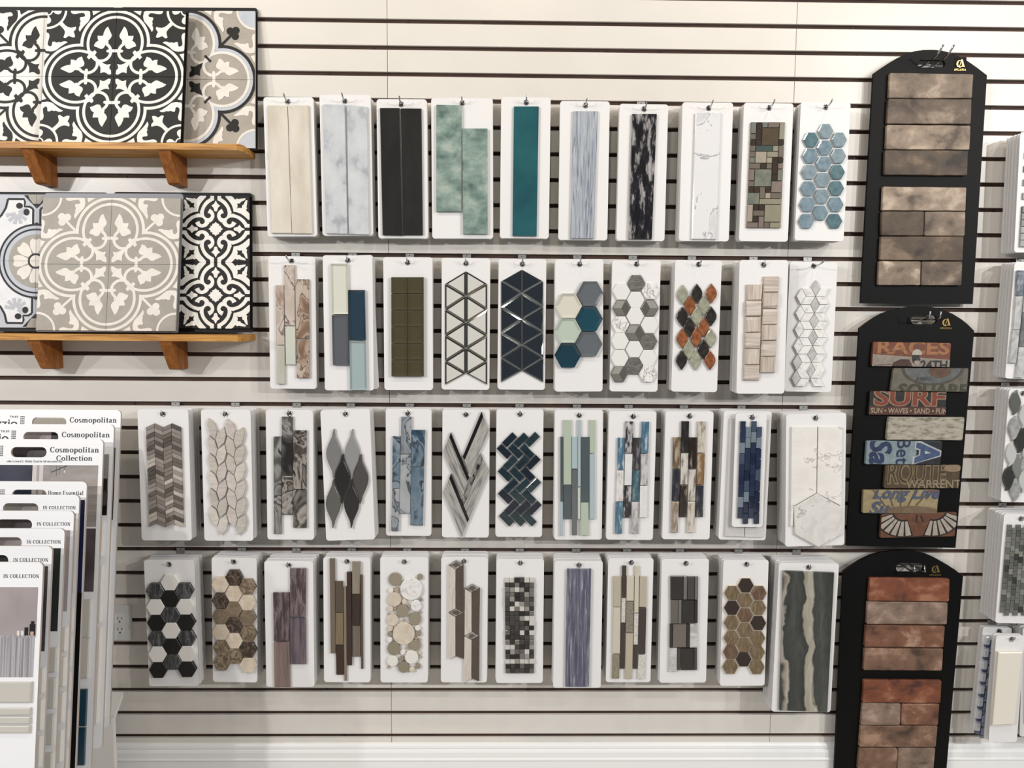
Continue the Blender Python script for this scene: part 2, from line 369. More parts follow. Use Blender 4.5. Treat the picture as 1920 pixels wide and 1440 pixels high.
class Board:
    def __init__(s, label, crop, corners, hole=None, d=.08, L=.02, back=None, hookit=True, bt=(190, 186, 180), swing=None, mat=None, up=.011, name='tile_sample_board', rad=.0085, backlabel=None):
        s.crop = CR[crop]; s.d = d; s.label = label
        P = [s.px(*c) for c in corners]
        bx = sum(p[0] for p in P[2:])/2; by = sum(p[1] for p in P[2:])/2
        s.fr = Fr(pix(bx, by, d)); s.e = s.fr.emp(name)
        tag(s.e, 'sample board with '+label, 'sample board', 'tile sample boards hanging on the slatwall')
        q = [Vector(s.fr.L(*p)) for p in P]
        c = sum(q, Vector((0, 0)))/4; w = ((q[1]-q[0]).length+(q[2]-q[3]).length)/2; h = ((q[0]-q[3]).length+(q[1]-q[2]).length)/2
        ux = (q[1]-q[0])+(q[2]-q[3]); uz = (q[0]-q[3])+(q[1]-q[2]); a = math.atan2(ux.y, ux.x)*.3+math.atan2(-uz.x, uz.y)*.7
        s.w, s.h, s.a, s.c = w, h, a, c
        out = xf(rrect(-w/2, -h/2, w/2, h/2, rad), c, a)
        holes = []
        if hole:
            s.hole = hl = s.fr.L(*s.px(*hole)); holes = [arc(hl[0], hl[1], .0055, 0, 330, 11)]
        s.body = plate('board', out, holes, -TH, 0, mat or WHITE, s.e, EDGEW)
        if hole:
            s.grom = tube('grommet', [(x, -.0006, z) for x, z in arc(hl[0], hl[1], .0068, 0, 345, 15)], .0017, METAL, s.e, 6, True)
        if hole and hookit:
            o = s.fr.o; hook(o.x+hl[0], o.z+hl[1], d, L, label, up)
        n = int((d-.014)/.0145) if back is None else back
        if hole and n:
            gap = (d-.012)/(n+.2)
            bmat = mk('hidden_tile_%d_%d_%d' % bt, bt, (40, 40, 40), rough=.4)
            bodyL = tile0 = None
            for i in range(1, n+1):
                y = min(gap, .0145)*i
                e = empty('tile_sample_board', s.fr.o); e.location.y += y
                tag(e, ('first', 'second', 'third', 'fourth', 'fifth', 'sixth', 'seventh')[i-1]+' white board behind the '+label, 'sample board', 'boards stacked behind the '+label)
                jx = random.uniform(-.0014, .0014); ja = random.uniform(-.006, .006)
                if swing and i <= len(swing): ja = swing[i-1]
                R2 = Matrix.Rotation(ja, 3, 'Y'); hv = Vector((hl[0], 0, hl[1]))
                e.rotation_euler = (0, ja, 0); off = hv-R2@hv; e.location += off; e.location.x += jx; e.location.z += random.uniform(-.001, .001)
                b2 = share(s.body, e); b2.name = 'board'; share(s.grom, e)
                if tile0 is None:
                    zt = hl[1]-.03
                    tile0 = prism('tile', xf([(-w*.3, -h*.42), (w*.3, -h*.42), (w*.3, h*.3), (-w*.3, h*.3)], c, a), 0, .006, bmat, e, (.0006, .0006))
                else: share(tile0, e)
    def px(s, x, y): x0, y0, k = s.crop; return (x0+x/k, y0+y/k)
    def P(s, pts, h): return [s.fr.L(*s.px(*p), h) for p in pts]
    def tile(s, pts, mat, h=.007, bev=(.0008, .0008), name='tile', h0=0, sm=False, bmat=None):
        hh = h*random.uniform(.96, 1.05)
        return prism(name, s.P(pts, hh), h0, hh, mat, s.e, bev, sm, bmat)
    def hexes(s, lst, R, mats, h=.007, bev=(.0009, .0009), name='hexagon_tile', ry=None):
        ry = ry or R
        for x, y, t in lst:
            s.tile([(x+R*math.cos(math.radians(60*i)), y+ry*math.sin(math.radians(60*i))) for i in range(6)], mats[t], h, bev, name)
    def grid(s, Q, nc, nr, g=.04):
        """cells of a sheet Q = TL,TR,BR,BL in crop pixels"""
        def q(u, v): return bil(Q, u, 1-v)
        for r in range(nr):
            for c in range(nc):
                yield c, r, [q((c+g)/nc, (r+g)/nr), q((c+1-g)/nc, (r+g)/nr), q((c+1-g)/nc, (r+1-g)/nr), q((c+g)/nc, (r+1-g)/nr)]
GL = dict(rough=.12, coat=.6)
def rect(x0, y0, x1, y1): return [(x0, y0), (x1, y0), (x1, y1), (x0, y1)]

# ---- top row
b = Board('two long glossy cream tiles', 'A', [(60, 142), (478, 148), (520, 1322), (100, 1318)], (268, 182), .06, .043, bt=(200, 194, 182))
m = mk('cream_gloss', [(.3, (206, 197, 180)), (.5, (216, 208, 193)), (.75, (224, 217, 203))], (14, 9, 5), bump=.25, **GL)
b.tile([(95, 213), (263, 213), (298, 1293), (130, 1292)], m, .008, (.0018, .0014)); b.tile([(268, 213), (442, 213), (474, 1297), (302, 1295)], m, .008, (.0018, .0014))
b = Board('two long cloudy blue grey tiles', 'A', [(532, 125), (965, 125), (990, 1318), (565, 1308)], (750, 178), .062, .043)
m = mk('cloud_grey_gloss', [(.28, (164, 170, 177)), (.45, (196, 201, 206)), (.7, (206, 210, 213))], (16, 9, 12), bump=.15, **GL)
b.tile([(565, 205), (748, 207), (772, 1300), (592, 1295)], m, .008, (.0016, .0014)); b.tile([(765, 207), (938, 225), (955, 1305), (782, 1302)], m, .008, (.0016, .0014))
b = Board('two long glossy black tiles', 'A', [(1015, 160), (1440, 165), (1452, 1338), (1035, 1335)], (1225, 205), .055, .043)
m = mk('black_gloss', [(.3, (36, 35, 33)), (.7, (48, 47, 44))], (12, 9, 5), bump=.12, rough=.3, coat=.12)
b.tile([(1045, 235), (1212, 235), (1240, 1312), (1068, 1308)], m, .008, (.0018, .0014)); b.tile([(1222, 238), (1395, 240), (1408, 1308), (1245, 1308)], m, .0075, (.0018, .0014))
b = Board('two staggered weathered sea green tiles', 'B', [(40, 150), (555, 155), (562, 1338), (45, 1338)], (300, 195), .05, .03)
m = mk('sea_green_weathered', [(.26, (86, 112, 105)), (.42, (118, 143, 134)), (.6, (141, 164, 153)), (.76, (166, 180, 168))], (20, 16, 26), detail=12, rough=.35, coat=.1, bump=.35, distort=.15)
b.tile([(82, 208), (295, 212), (292, 1110), (82, 1110)], m, .009); b.tile([(300, 408), (513, 408), (515, 1300), (308, 1298)], m, .009)
b = Board('single long teal glass tile', 'B', [(632, 145), (1047, 148), (1030, 1338), (617, 1335)], (840, 190), .052, .03)
b.tile([(736, 222), (946, 222), (928, 1318), (724, 1315)], mk('teal_glass', [(.3, (22, 88, 98)), (.7, (34, 104, 112))], (5, 5, 6), rough=.05, coat=1), .008, (.0022, .0014), 'glass_tile')
b = Board('single long blue grey wood grain glass tile', 'B', [(1128, 178), (1547, 180), (1522, 1352), (1110, 1350)], (1340, 215), .055, .035)
b.tile([(1235, 262), (1445, 262), (1412, 1338), (1212, 1338)], mk('grey_wood_glass', [(.25, (112, 122, 140)), (.45, (160, 168, 180)), (.7, (186, 192, 198))], (150, 60, 9), detail=6, distort=1.2, rough=.08, coat=1), .008, (.002, .0014), 'glass_tile')
b = Board('single long black and silver distressed tile', 'C', [(145, 202), (555, 205), (520, 1358), (115, 1355)], (350, 245), .055, .045)
b.tile([(250, 285), (458, 285), (415, 1345), (216, 1342)], mk('black_silver_distressed', [(.40, (28, 26, 30)), (.55, (48, 45, 50)), (.60, (120, 117, 118)), (.72, (168, 165, 163))], (60, 40, 16), detail=10, rough=.2, coat=.25), .008, (.002, .0014), 'glass_tile')
b = Board('single long white marble glass tile with dark veins', 'C', [(675, 190), (1105, 188), (1060, 1360), (642, 1358)], (895, 238), .062, .045)
MARB = mk('white_marble_glass', [(.0, (222, 222, 223)), (.60, (226, 226, 227)), (.615, (160, 160, 164)), (.635, (222, 222, 224)), (.7, (210, 211, 213)), (1, (224, 224, 225))], (9, 6, 5), detail=5, distort=.8, rough=.1, coat=.8)
b.tile([(785, 275), (1000, 275), (962, 1345), (752, 1342)], MARB, .008, (.002, .0014), 'glass_tile')
b = Board('random brown and green stone and glass mosaic', 'D', [(205, 195), (625, 195), (568, 1362), (158, 1360)], (415, 235), .066, .045, bt=(120, 112, 98))
BM = dict(g=mk('mosaic_grey_green', (112, 114, 100), (60, 60, 60), rough=.5), d=mk('mosaic_dark_brown', (74, 62, 52), (60, 60, 60), rough=.1, coat=.7), b=mk('mosaic_brown', (112, 98, 82), (60, 60, 60), rough=.3, coat=.3),
          B=mk('mosaic_bronze_glass', (100, 86, 66), (30, 30, 90), rough=.1, coat=.8), o=mk('mosaic_olive', (138, 132, 106), (60, 60, 60), rough=.4), t=mk('mosaic_tan', (160, 148, 130), (60, 60, 60), rough=.5),
          T=mk('mosaic_teal', (80, 98, 94), (40, 40, 40), rough=.15, coat=.5), G=mk('mosaic_green_slate', [(.3, (98, 106, 94)), (.7, (122, 126, 108))], (60, 60, 60), rough=.6), p=mk('mosaic_rose_brown', (124, 104, 94), (60, 60, 60), rough=.4))
QS = [(262, 353), (552, 353), (515, 1250), (225, 1248)]
for c, r, w, h, t in [(0,0,1,2,'g'),(1,0,1,1,'d'),(2,0,1,1,'g'),(3,0,2,1,'b'),(5,0,1,3,'o'),(1,1,1,1,'d'),(2,1,3,3,'B'),(0,2,1,1,'b'),(1,2,1,1,'d'),(0,3,1,1,'d'),(1,3,1,1,'d'),(5,3,1,1,'d'),(0,4,1,1,'b'),(1,4,3,1,'T'),(4,4,1,1,'o'),(5,4,1,2,'b'),
        (0,5,1,1,'b'),(1,5,2,2,'t'),(3,5,2,1,'o'),(0,6,1,1,'g'),(3,6,1,1,'t'),(4,6,1,3,'d'),(5,6,1,1,'d'),(0,7,2,1,'b'),(2,7,1,1,'d'),(3,7,1,1,'b'),(5,7,1,1,'p'),(0,8,1,2,'p'),(1,8,3,3,'G'),(5,8,1,2,'g'),(4,9,1,1,'d'),(0,10,1,1,'b'),(4,10,2,2,'p'),
        (0,11,1,1,'d'),(1,11,1,1,'d'),(2,11,1,2,'b'),(3,11,1,1,'d'),(0,12,2,2,'G'),(3,12,1,1,'t'),(4,12,2,1,'b'),(2,13,4,1,'o'),(0,14,1,3,'t'),(1,14,1,1,'d'),(2,14,1,1,'d'),(3,14,3,3,'o'),(1,15,2,1,'b'),(1,16,1,1,'d'),(2,16,1,2,'p'),(0,17,2,1,'p'),(3,17,1,1,'b'),(4,17,2,1,'o')]:
    g = .05
    q = lambda u, v: bil(QS, u/6, 1-v/18)
    b.tile([q(c+g, r+g), q(c+w-g, r+g), q(c+w-g, r+h-g), q(c+g, r+h-g)], BM[t], .007)
b = Board('glazed pale blue hexagon tiles', 'D', [(690, 190), (1105, 188), (1040, 1358), (622, 1355)], (893, 230), .07, .045)
BL = [mk('blue_glaze_a', [(.3, (112, 138, 152)), (.7, (136, 160, 172))], (60, 60, 60), rough=.12, coat=.8), mk('blue_glaze_b', [(.3, (126, 148, 158)), (.7, (146, 166, 174))], (60, 60, 60), rough=.12, coat=.8), mk('blue_glaze_teal', [(.3, (80, 116, 126)), (.7, (104, 138, 144))], (60, 60, 60), rough=.12, coat=.8)]
HX = [(893,430,1),(770,503,2),(1007,503,1),(885,570,0),(763,638,0),(1000,640,1),(876,705,0),(755,775,1),(990,777,2),(868,843,1),(746,915,0),(983,913,2),(860,982,1),(738,1050,0),(978,1050,0),(850,1120,0),(730,1190,0),(968,1190,2)]
b.hexes(HX, 66, BL, .008, (.0026, .0016), ry=70)

# ---- second row
GA = dict(rough=.06, coat=1)
agb = mk('agate_brown', [(.2, (112, 84, 66)), (.4, (150, 120, 98)), (.5, (186, 164, 146)), (.54, (96, 70, 58)), (.58, (190, 172, 156)), (.85, (204, 192, 180))], (14, 14, 8), detail=3, distort=1.2, **GA)
agp = mk('agate_blush', [(.2, (186, 168, 152)), (.46, (204, 192, 182)), (.5, (120, 88, 80)), (.54, (206, 194, 184)), (.8, (164, 130, 108))], (11, 11, 7), detail=3, distort=1.2, **GA)
agc = mk('agate_cream', [(.3, (188, 186, 166)), (.6, (196, 194, 184)), (.8, (176, 180, 176))], (30, 30, 10), **GA)
aga = mk('agate_aqua', [(.3, (196, 204, 200)), (.7, (206, 208, 190))], (18, 18, 10), **GA)
b = Board('brown blush and cream agate glass strips', 'E', [(112, 98), (552, 105), (565, 1338), (135, 1332)], (330, 145), .05, .06)
for q, m in (([(182,372),(257,368),(264,925),(188,930)], agp), ([(190,936),(265,935),(268,1292),(195,1292)], agc), ([(259,183),(357,183),(362,748),(269,745)], agp), ([(270,760),(365,755),(368,1112),(278,1110)], aga), ([(363,315),(490,315),(497,868),(372,868)], agb), ([(375,880),(497,875),(498,1235),(378,1235)], agb)):
    b.tile(q, m, .008, (.0014, .001), 'glass_strip')
b = Board('four staggered cream slate navy and aqua tiles', 'E', [(622, 92), (1080, 95), (1100, 1352), (640, 1348)], (855, 140), .075, .02, swing=[-.035, .0])
def wedge(b, q, mat, h=.009, n='glass_tile', skew=(.25, .12)):
    """beveled tile whose flat face is set off-centre"""
    P = b.P(q, h); c0 = P[0]; ins = [bil(P, *uv) for uv in ((skew[0]*.5, .965), (1-skew[1], .95), (1-skew[0]*.35, .045), (skew[1]*.8, .02))]
    P2 = [(x, -h, z) for x, z in P]; V = [(x, 0, z) for x, z in P]+P2+[(x, -h*.4, z) for x, z in ins]  # face sunk below the rim, a dished shape giving glass-like light and dark bevels
    F = [[0, 1, 2, 3], [8, 9, 10, 11]]+[[k*4+i, k*4+(i+1) % 4, k*4+4+(i+1) % 4, k*4+4+i] for k in (0, 1) for i in range(4)]
    return mesh(n, V, F, mat, b.e)
wedge(b, [(695,170),(850,170),(858,640),(705,640)], mk('cream_glass', (214, 214, 200), rough=.06, coat=1), skew=(.1, .05))
wedge(b, [(860,415),(1012,415),(1022,882),(870,880)], mk('deep_blue_glass', (36, 66, 86), rough=.06, coat=1), skew=(.2, .2))
wedge(b, [(706,650),(855,648),(865,1118),(715,1115)], mk('slate_glass', (98, 102, 110), rough=.06, coat=1), skew=(.05, .22))
wedge(b, [(870,892),(1022,890),(1030,1345),(875,1345)], mk('aqua_glass', (160, 180, 182), rough=.06, coat=1), skew=(.08, .06))
b = Board('twelve chamfered olive bronze mirror squares', 'F', [(90, 108), (550, 112), (555, 1348), (105, 1345)], (320, 160), .055, .025)
m = mk('bronze_mirror_glass', (92, 84, 56), rough=.12, coat=.5, metal=.2)
for c, r, q in b.grid([(167, 295), (472, 295), (474, 1220), (170, 1220)], 2, 6, .012): b.tile(q, m, .004, (.0095, -.0065), 'mirror_tile')  # dished, not raised: shape set to darken upper bevels and lighten lower ones
def tris(b, xl, xc, xr, yl, yc, mat, bm_):
    for s, x in ((-1, xl), (1, xr)):
        seq = []
        for i in range(len(yl)):
            seq.append([(x, yl[i]), (xc, yc[i]), (xc, yc[i+1])] if i < len(yc)-1 else None)
            if i < len(yl)-1: seq.append([(x, yl[i]), (x, yl[i+1]), (xc, yc[i+1])])
        for t in seq:
            if t is None: continue
            cx = sum(p[0] for p in t)/3; cy = sum(p[1] for p in t)/3
            b.tile([(cx+(p[0]-cx)*.972+s*1.5, cy+(p[1]-cy)*.972) for p in t], mat, .006, (.0042, .0024), 'mirror_tile', bmat=bm_)
b = Board('chamfered silver mirror triangles', 'F', [(637, 115), (1088, 120), (1080, 1345), (635, 1342)], (863, 168), .055, .025)
tris(b, 668, 862, 1058, [358, 598, 840, 1080, 1300], [240, 472, 718, 958, 1195], mk('silver_mirror_glass', (206, 204, 197), rough=.05, coat=.3), mk('silver_bevel_reflection_tone', (128, 126, 118), rough=.06, metal=1))  # pale face, darker bevels: mirror reflections put into the colours
b = Board('chamfered dark navy mirror triangles', 'F', [(1168, 125), (1612, 128), (1597, 1345), (1160, 1342)], (1388, 175), .055, .03)
tris(b, 1190, 1384, 1580, [335, 575, 815, 1052, 1278], [225, 447, 690, 930, 1172], mk('navy_mirror_glass', (44, 54, 66), rough=.04, coat=1, metal=.3), mk('navy_bevel_reflection_tone', (120, 128, 132), rough=.06, metal=1))  # paler bevel colour stands in for light its facets reflect
b = Board('six large glass hexagons in teal grey mint and cream', 'G', [(102, 130), (553, 128), (545, 1362), (105, 1360)], (332, 175), .075, .03)
HG = dict(g=mk('grey_hex_glass', (104, 111, 118), rough=.08, coat=.8), c=mk('cream_hex_glass', (212, 210, 194), rough=.08, coat=.8), t=mk('teal_hex_glass', (22, 78, 98), rough=.08, coat=.8), m=mk('mint_hex_glass', (184, 198, 182), rough=.08, coat=.8), d=mk('dark_teal_hex_glass', (18, 66, 84), rough=.08, coat=.8))
b.hexes([(428,450,'g'),(228,562,'c'),(422,685,'t'),(222,792,'m'),(418,918,'g'),(220,1022,'d')], 125, HG, .0045, (.0078, -.0062), ry=131)  # centres sunk so the shape imitates bevel shade refracted through glass
b = Board('white marble and grey glass hexagons', 'G', [(637, 138), (1088, 142), (1055, 1362), (610, 1360)], (862, 175), .07, .03)
WH = mk('white_hex_glass', (226, 226, 222), rough=.12, coat=.6)
MH = mk('marble_hexagon', [(.0, (228, 226, 223)), (.46, (230, 228, 225)), (.5, (150, 147, 144)), (.54, (226, 224, 221)), (1, (232, 230, 228))], (26, 20, 20), detail=4, distort=1.5, rough=.3)
GH_ = mk('grey_streak_hexagon', [(.3, (104, 103, 98)), (.5, (132, 131, 124)), (.55, (90, 89, 85)), (.8, (140, 138, 131))], (20, 20, 60), detail=5, distort=2, rough=.1, coat=.8)
GC1, GC2, GC3 = mk('cube_grey_light', (158, 156, 148), rough=.15, coat=.6), mk('cube_grey_dark', (98, 97, 91), rough=.15, coat=.6), mk('cube_grey_mid', (122, 120, 112), rough=.15, coat=.6)
h17 = [(860,352,'g'),(723,430,'w'),(992,425,'m'),(855,508,'w'),(720,585,'c'),(987,585,'C'),(850,660,'w'),(713,738,'m'),(983,742,'w'),(845,815,'c'),(708,892,'w'),(975,893,'g'),(843,968,'w'),(705,1050,'w'),(970,1050,'w'),(838,1125,'g'),(700,1197,'c'),(968,1198,'m')]
b.hexes([t for t in h17 if t[2] not in 'cC'], 83, dict(g=GH_, w=WH, m=MH), .007, (.0016, .0012), ry=88)
for x, y, t in h17:
    if t not in 'cC': continue
    R_ = 83; ry = 88; sgn = 1 if t == 'c' else -1
    o = b.tile([(x+R_*math.cos(math.radians(60*i)), y+ry*math.sin(math.radians(60*i))) for i in range(6)], GC3, .0062, (.0012, .001), 'hexagon_tile')
    v = [(x+sgn*.9*R_*math.cos(math.radians(60*i)), y+.9*ry*math.sin(math.radians(60*i))) for i in range(6)]; c0 = (x, y)
    for pts, mm in (([c0, v[3], v[4], v[5]], GC1), ([c0, v[5], v[0], v[1]], GC2), ([c0, v[1], v[2], v[3]], GC3)):
        pp = b.P(pts, .007); prism('facet', pp, .0055, .0075, mm, o, (.0003, .0003))
b = Board('amber black and pale green lantern glass tiles', 'G', [(1225, 138), (1658, 140), (1608, 1365), (1182, 1362)], (1440, 178), .085, .03)
LT = dict(o=mk('amber_leaf_glass', [(.3, (130, 70, 36)), (.7, (172, 104, 60))], (70, 70, 70), rough=.15, coat=.7, bump=.4), k=mk('black_leaf_glass', [(.3, (38, 34, 34)), (.7, (62, 56, 48))], (70, 70, 70), rough=.15, coat=.7, bump=.4), g=mk('pale_green_leaf_glass', [(.3, (146, 146, 124)), (.7, (172, 172, 152))], (70, 70, 70), rough=.15, coat=.7, bump=.4))
def lantern(x, y, a, hh, pw=1.25, neck=0):
    P = []
    for sgn in (1, -1):
        for i in range(8):
            t = 1-2*i/8 if sgn > 0 else -1+2*i/8
            P.append((x+sgn*max(neck, a*(math.cos(t*math.pi/2)**pw)), y-t*hh))
    return P
for x, y, t in [(1293,458,'g'),(1425,450,'k'),(1560,448,'o'),(1360,560,'o'),(1490,562,'g'),(1288,665,'k'),(1425,662,'g'),(1557,660,'k'),(1353,762,'k'),(1487,762,'o'),(1287,868,'o'),(1418,860,'o'),(1555,865,'g'),(1350,972,'g'),(1485,968,'k'),(1282,1070,'k'),(1415,1072,'g'),(1547,1070,'o')]:
    b.tile(lantern(x, y, 52, 94, 1.15), LT[t], .008, (.0022, .0018), 'lantern_tile')
b = Board('split face beige travertine squares', 'H', [(232, 135), (685, 138), (650, 1382), (202, 1380)], (455, 182), .095, .012)
TR = [mk('travertine_vertical', [(.3, (176, 160, 146)), (.6, (200, 187, 174)), (.8, (214, 203, 191))], (160, 40, 10), rough=.45), mk('travertine_horizontal', [(.3, (178, 163, 149)), (.6, (202, 189, 177)), (.8, (212, 201, 190))], (10, 40, 160), rough=.45)]
for Qs, off in (([(300, 362), (450, 362), (418, 1262), (268, 1262)], 0), ([(458, 287), (607, 287), (572, 1188), (425, 1188)], 1)):
    for c, r, q in b.grid(Qs, 1, 6, .012):
        h = random.uniform(.008, .013); P = b.P(q, h); i_ = [random.choice((.05, .08, .22)) for _ in range(4)]
        ins = [bil(P, *uv) for uv in ((i_[3]*.4, 1-i_[0]), (1-i_[1]*.4, 1-i_[0]*.7), (1-i_[1]*.7, i_[2]), (i_[3], i_[2]*.6))]
        V = [(x, 0, z) for x, z in P]+[(x, -h*.55, z) for x, z in P]+[(x, -h, z) for x, z in ins]
        mesh('stone_tile', V, [[0, 1, 2, 3], [8, 9, 10, 11]]+[[k*4+i, k*4+(i+1) % 4, k*4+4+(i+1) % 4, k*4+4+i] for k in (0, 1) for i in range(4)], TR[(r+off) % 2], b.e)
b = Board('white marble diamond star mosaic', 'H', [(705, 152), (1145, 158), (1085, 1365), (645, 1362)], (922, 192), .05, .075)
DM = [mk('diamond_marble_light', [(.3, (204, 203, 201)), (.5, (226, 225, 222)), (.8, (230, 229, 226))], (50, 50, 50), distort=1, rough=.3), mk('diamond_marble_grey', [(.3, (172, 171, 171)), (.7, (198, 197, 195))], (50, 50, 50), distort=1, rough=.3)]
NY = [(940, 475), (930, 630), (922, 783), (912, 937), (902, 1090), (890, 1238)]; aa = 88.5
dr = lambda t: (aa*math.cos(math.radians(t))-(-aa*math.sin(math.radians(t)))*.06, -aa*math.sin(math.radians(t)))
for nx, ny in NY:
    for t0 in (120, 180, 0, 300, 60):
        p, q = dr(t0), dr(t0+60); P = [(nx, ny), (nx+p[0], ny+p[1]), (nx+p[0]+q[0], ny+p[1]+q[1]), (nx+q[0], ny+q[1])]
        cx = sum(v[0] for v in P)/4; cy = sum(v[1] for v in P)/4
        b.tile([(cx+(v[0]-cx)*.955, cy+(v[1]-cy)*.955) for v in P], DM[1] if t0 == 60 else DM[0], .008, (.0005, .0005), 'diamond_tile')
    p, q = dr(120), dr(240); s = (nx-aa, ny); P = [s, (s[0]+p[0], s[1]+p[1]), (s[0]+p[0]+q[0], s[1]), (s[0]+q[0], s[1]+q[1])]
    cx = sum(v[0] for v in P)/4
    b.tile([(cx+(v[0]-cx)*.955, ny+(v[1]-ny)*.955) for v in P], DM[random.random() < .5], .008, (.0005, .0005), 'diamond_tile')

# ---- third row
b = Board('brown and beige stone chevron mosaic', 'I', [(88, 135), (560, 135), (595, 1358), (128, 1355)], (325, 180), .092, .012)
CH = [mk('chevron_stone_%d' % i, c, (200, 60, 60), rough=.45) for i, c in enumerate([(112, 102, 94), (134, 124, 116), (156, 147, 139), (92, 83, 76), (190, 181, 170), (146, 136, 130)])]
xt = [163, 242, 322, 402, 487]; xb_ = [197, 271, 352, 431, 516]; n = 24; y0 = 305; y1 = 1237
for c in range(4):
    for r in range(n):
        P = []
        for (cc, rr) in ((c, r), (c+1, r), (c+1, r+1), (c, r+1)):
            f = rr/n; y = y0+(y1-y0)*f-(38 if cc % 2 else 0); P.append((xt[cc]+(xb_[cc]-xt[cc])*f, y))
        cx = sum(p[0] for p in P)/4; cy = sum(p[1] for p in P)/4
        b.tile([(cx+(p[0]-cx)*.965, cy+(p[1]-cy)*.93) for p in P], random.choices(CH, (5, 5, 4, 3, 2, 4))[0], .008, (.0005, .0005), 'chevron_tile')
b = Board('cream stone leaf shaped mosaic', 'I', [(678, 138), (1140, 140), (1168, 1360), (712, 1358)], (908, 182), .088, .012)
LF = [mk('leaf_stone_%d' % i, [(.3, tuple(v-14 for v in c)), (.6, c), (.8, tuple(v+6 for v in c))], (30, 30, 130), rough=.4) for i, c in enumerate([(206, 198, 189), (194, 186, 176), (200, 190, 184), (190, 184, 174)])]
for V0, n in (([(745,218),(800,262),(828,350),(812,420),(762,380),(733,275)], 6), ([(895,298),(912,375),(893,452),(838,497),(812,420),(828,350)], 6), ([(920,222),(978,268),(998,345),(980,425),(915,375),(897,298)], 6), ([(1070,302),(1086,370),(1060,455),(1002,500),(980,425),(998,345)], 6)):
    for i in range(n):
        P = [(x+4*i, y+162.5*i) for x, y in V0]; cx = sum(p[0] for p in P)/6; cy = sum(p[1] for p in P)/6
        b.tile([(cx+(p[0]-cx)*.95, cy+(p[1]-cy)*.97) for p in P], random.choice(LF), .009, (.0007, .0007), 'leaf_tile')
b = Board('grey and brown agate glass strips', 'J', [(92, 140), (530, 142), (540, 1352), (105, 1348)], (312, 175), .084, .012)
agk = mk('agate_charcoal', [(.2, (44, 42, 40)), (.4, (98, 96, 93)), (.5, (158, 157, 154)), (.53, (36, 34, 32)), (.62, (140, 138, 134)), (.8, (66, 61, 56))], (11, 11, 8), detail=3, distort=1.2, **GA)
agn = mk('agate_umber', [(.2, (48, 40, 34)), (.42, (92, 82, 74)), (.5, (164, 158, 150)), (.54, (44, 36, 30)), (.64, (134, 126, 116)), (.8, (66, 56, 48))], (9, 9, 5), detail=3, distort=1.6, **GA)
for q, m in (([(162,390),(236,390),(236,938),(163,940)], agk), ([(163,945),(237,945),(237,1297),(165,1297)], agk), ([(239,205),(340,205),(338,755),(240,755)], agk), ([(240,770),(342,770),(342,1118),(241,1118)], agn), ([(346,332),(470,332),(470,880),(345,880)], agn), ([(345,888),(470,888),(470,1240),(346,1240)], agn)):
    b.tile(q, m, .008, (.0012, .001), 'glass_strip')
b = Board('six grey and black teardrop tiles', 'J', [(605, 148), (1058, 130), (1108, 1345), (648, 1362)], (835, 180), .082, .01)
def tear(x, y, a, hh, skew=0):
    P = []; N = 14
    for sgn in (1, -1):
        for i in range(N):
            t = -1+2*i/N if sgn < 0 else 1-2*i/N
            w = max(9, a*(.5+.5*math.cos(math.pi*t))**.92)
            if abs(t) > .999: w = 7
            P.append((x+sgn*w, y-t*hh))
    return P
TD = [mk('teardrop_%s' % n, c, rough=r, coat=k) for n, c, r, k in (('silver', (128, 128, 128), .22, .6), ('light_grey', (146, 147, 147), .3, .3), ('black', (42, 39, 37), .3, .3), ('umber_grey', (86, 80, 77), .3, .3), ('mid_grey', (98, 98, 94), .3, .3), ('graphite', (48, 46, 47), .3, .3))]
for i, (x, y) in enumerate([(722, 550), (893, 552), (804, 785), (975, 785), (718, 1015), (888, 1016)]): b.tile(tear(x, y, 70, 230), TD[i], .009, (.0022, .0018), 'teardrop_tile')
b = Board('blue and grey agate glass strips', 'K', [(115, 130), (545, 130), (535, 1315), (118, 1312)], (322, 175), .05, .012)
agu = mk('agate_blue', [(.2, (28, 56, 82)), (.40, (60, 90, 114)), (.5, (140, 156, 168)), (.53, (36, 52, 72)), (.6, (112, 134, 150)), (.8, (60, 92, 116))], (9, 9, 5), detail=3, distort=1.4, **GA)
agv = mk('agate_blue_grey', [(.2, (96, 110, 124)), (.45, (150, 158, 164)), (.5, (64, 72, 84)), (.54, (158, 164, 168)), (.85, (178, 181, 182))], (9, 9, 7), detail=3, distort=1.2, **GA)
for q, m in (([(180,388),(250,388),(245,870),(175,875)], agu), ([(175,880),(245,875),(237,1270),(165,1270)], agv), ([(260,205),(357,205),(352,550),(255,550)], agv), ([(253,560),(352,560),(342,1105),(243,1108)], agv), ([(358,328),(482,328),(475,668),(353,668)], agu), ([(352,678),(474,678),(460,1218),(343,1215)], agu)):
    b.tile(q, m, .008, (.0014, .001), 'glass_strip')
b = Board('grey wood look chevron planks with dark mirror strips', 'K', [(645, 138), (1085, 140), (1072, 1330), (638, 1328)], (862, 185), .06, .012)
wps = [(.3, (122, 120, 115)), (.5, (160, 158, 153)), (.62, (176, 174, 169)), (.75, (146, 144, 139))]
WP = mk('grey_wood_plank_right', wps, (150, 60, 14), detail=8, distort=.5, rough=.4, bump=.2, rot=math.radians(24)); WQ = mk('grey_wood_plank_left', wps, (150, 60, 14), detail=8, distort=.5, rough=.4, bump=.2, rot=math.radians(-24))
MS = mk('dark_mirror_strip', (46, 40, 38), rough=.05, metal=.7, coat=1)
MS2 = mk('silver_mirror_strip', [(.35, (60, 56, 52)), (.5, (176, 172, 166)), (.65, (200, 197, 190))], (60, 60, 40), rough=.06, metal=.6, coat=1)
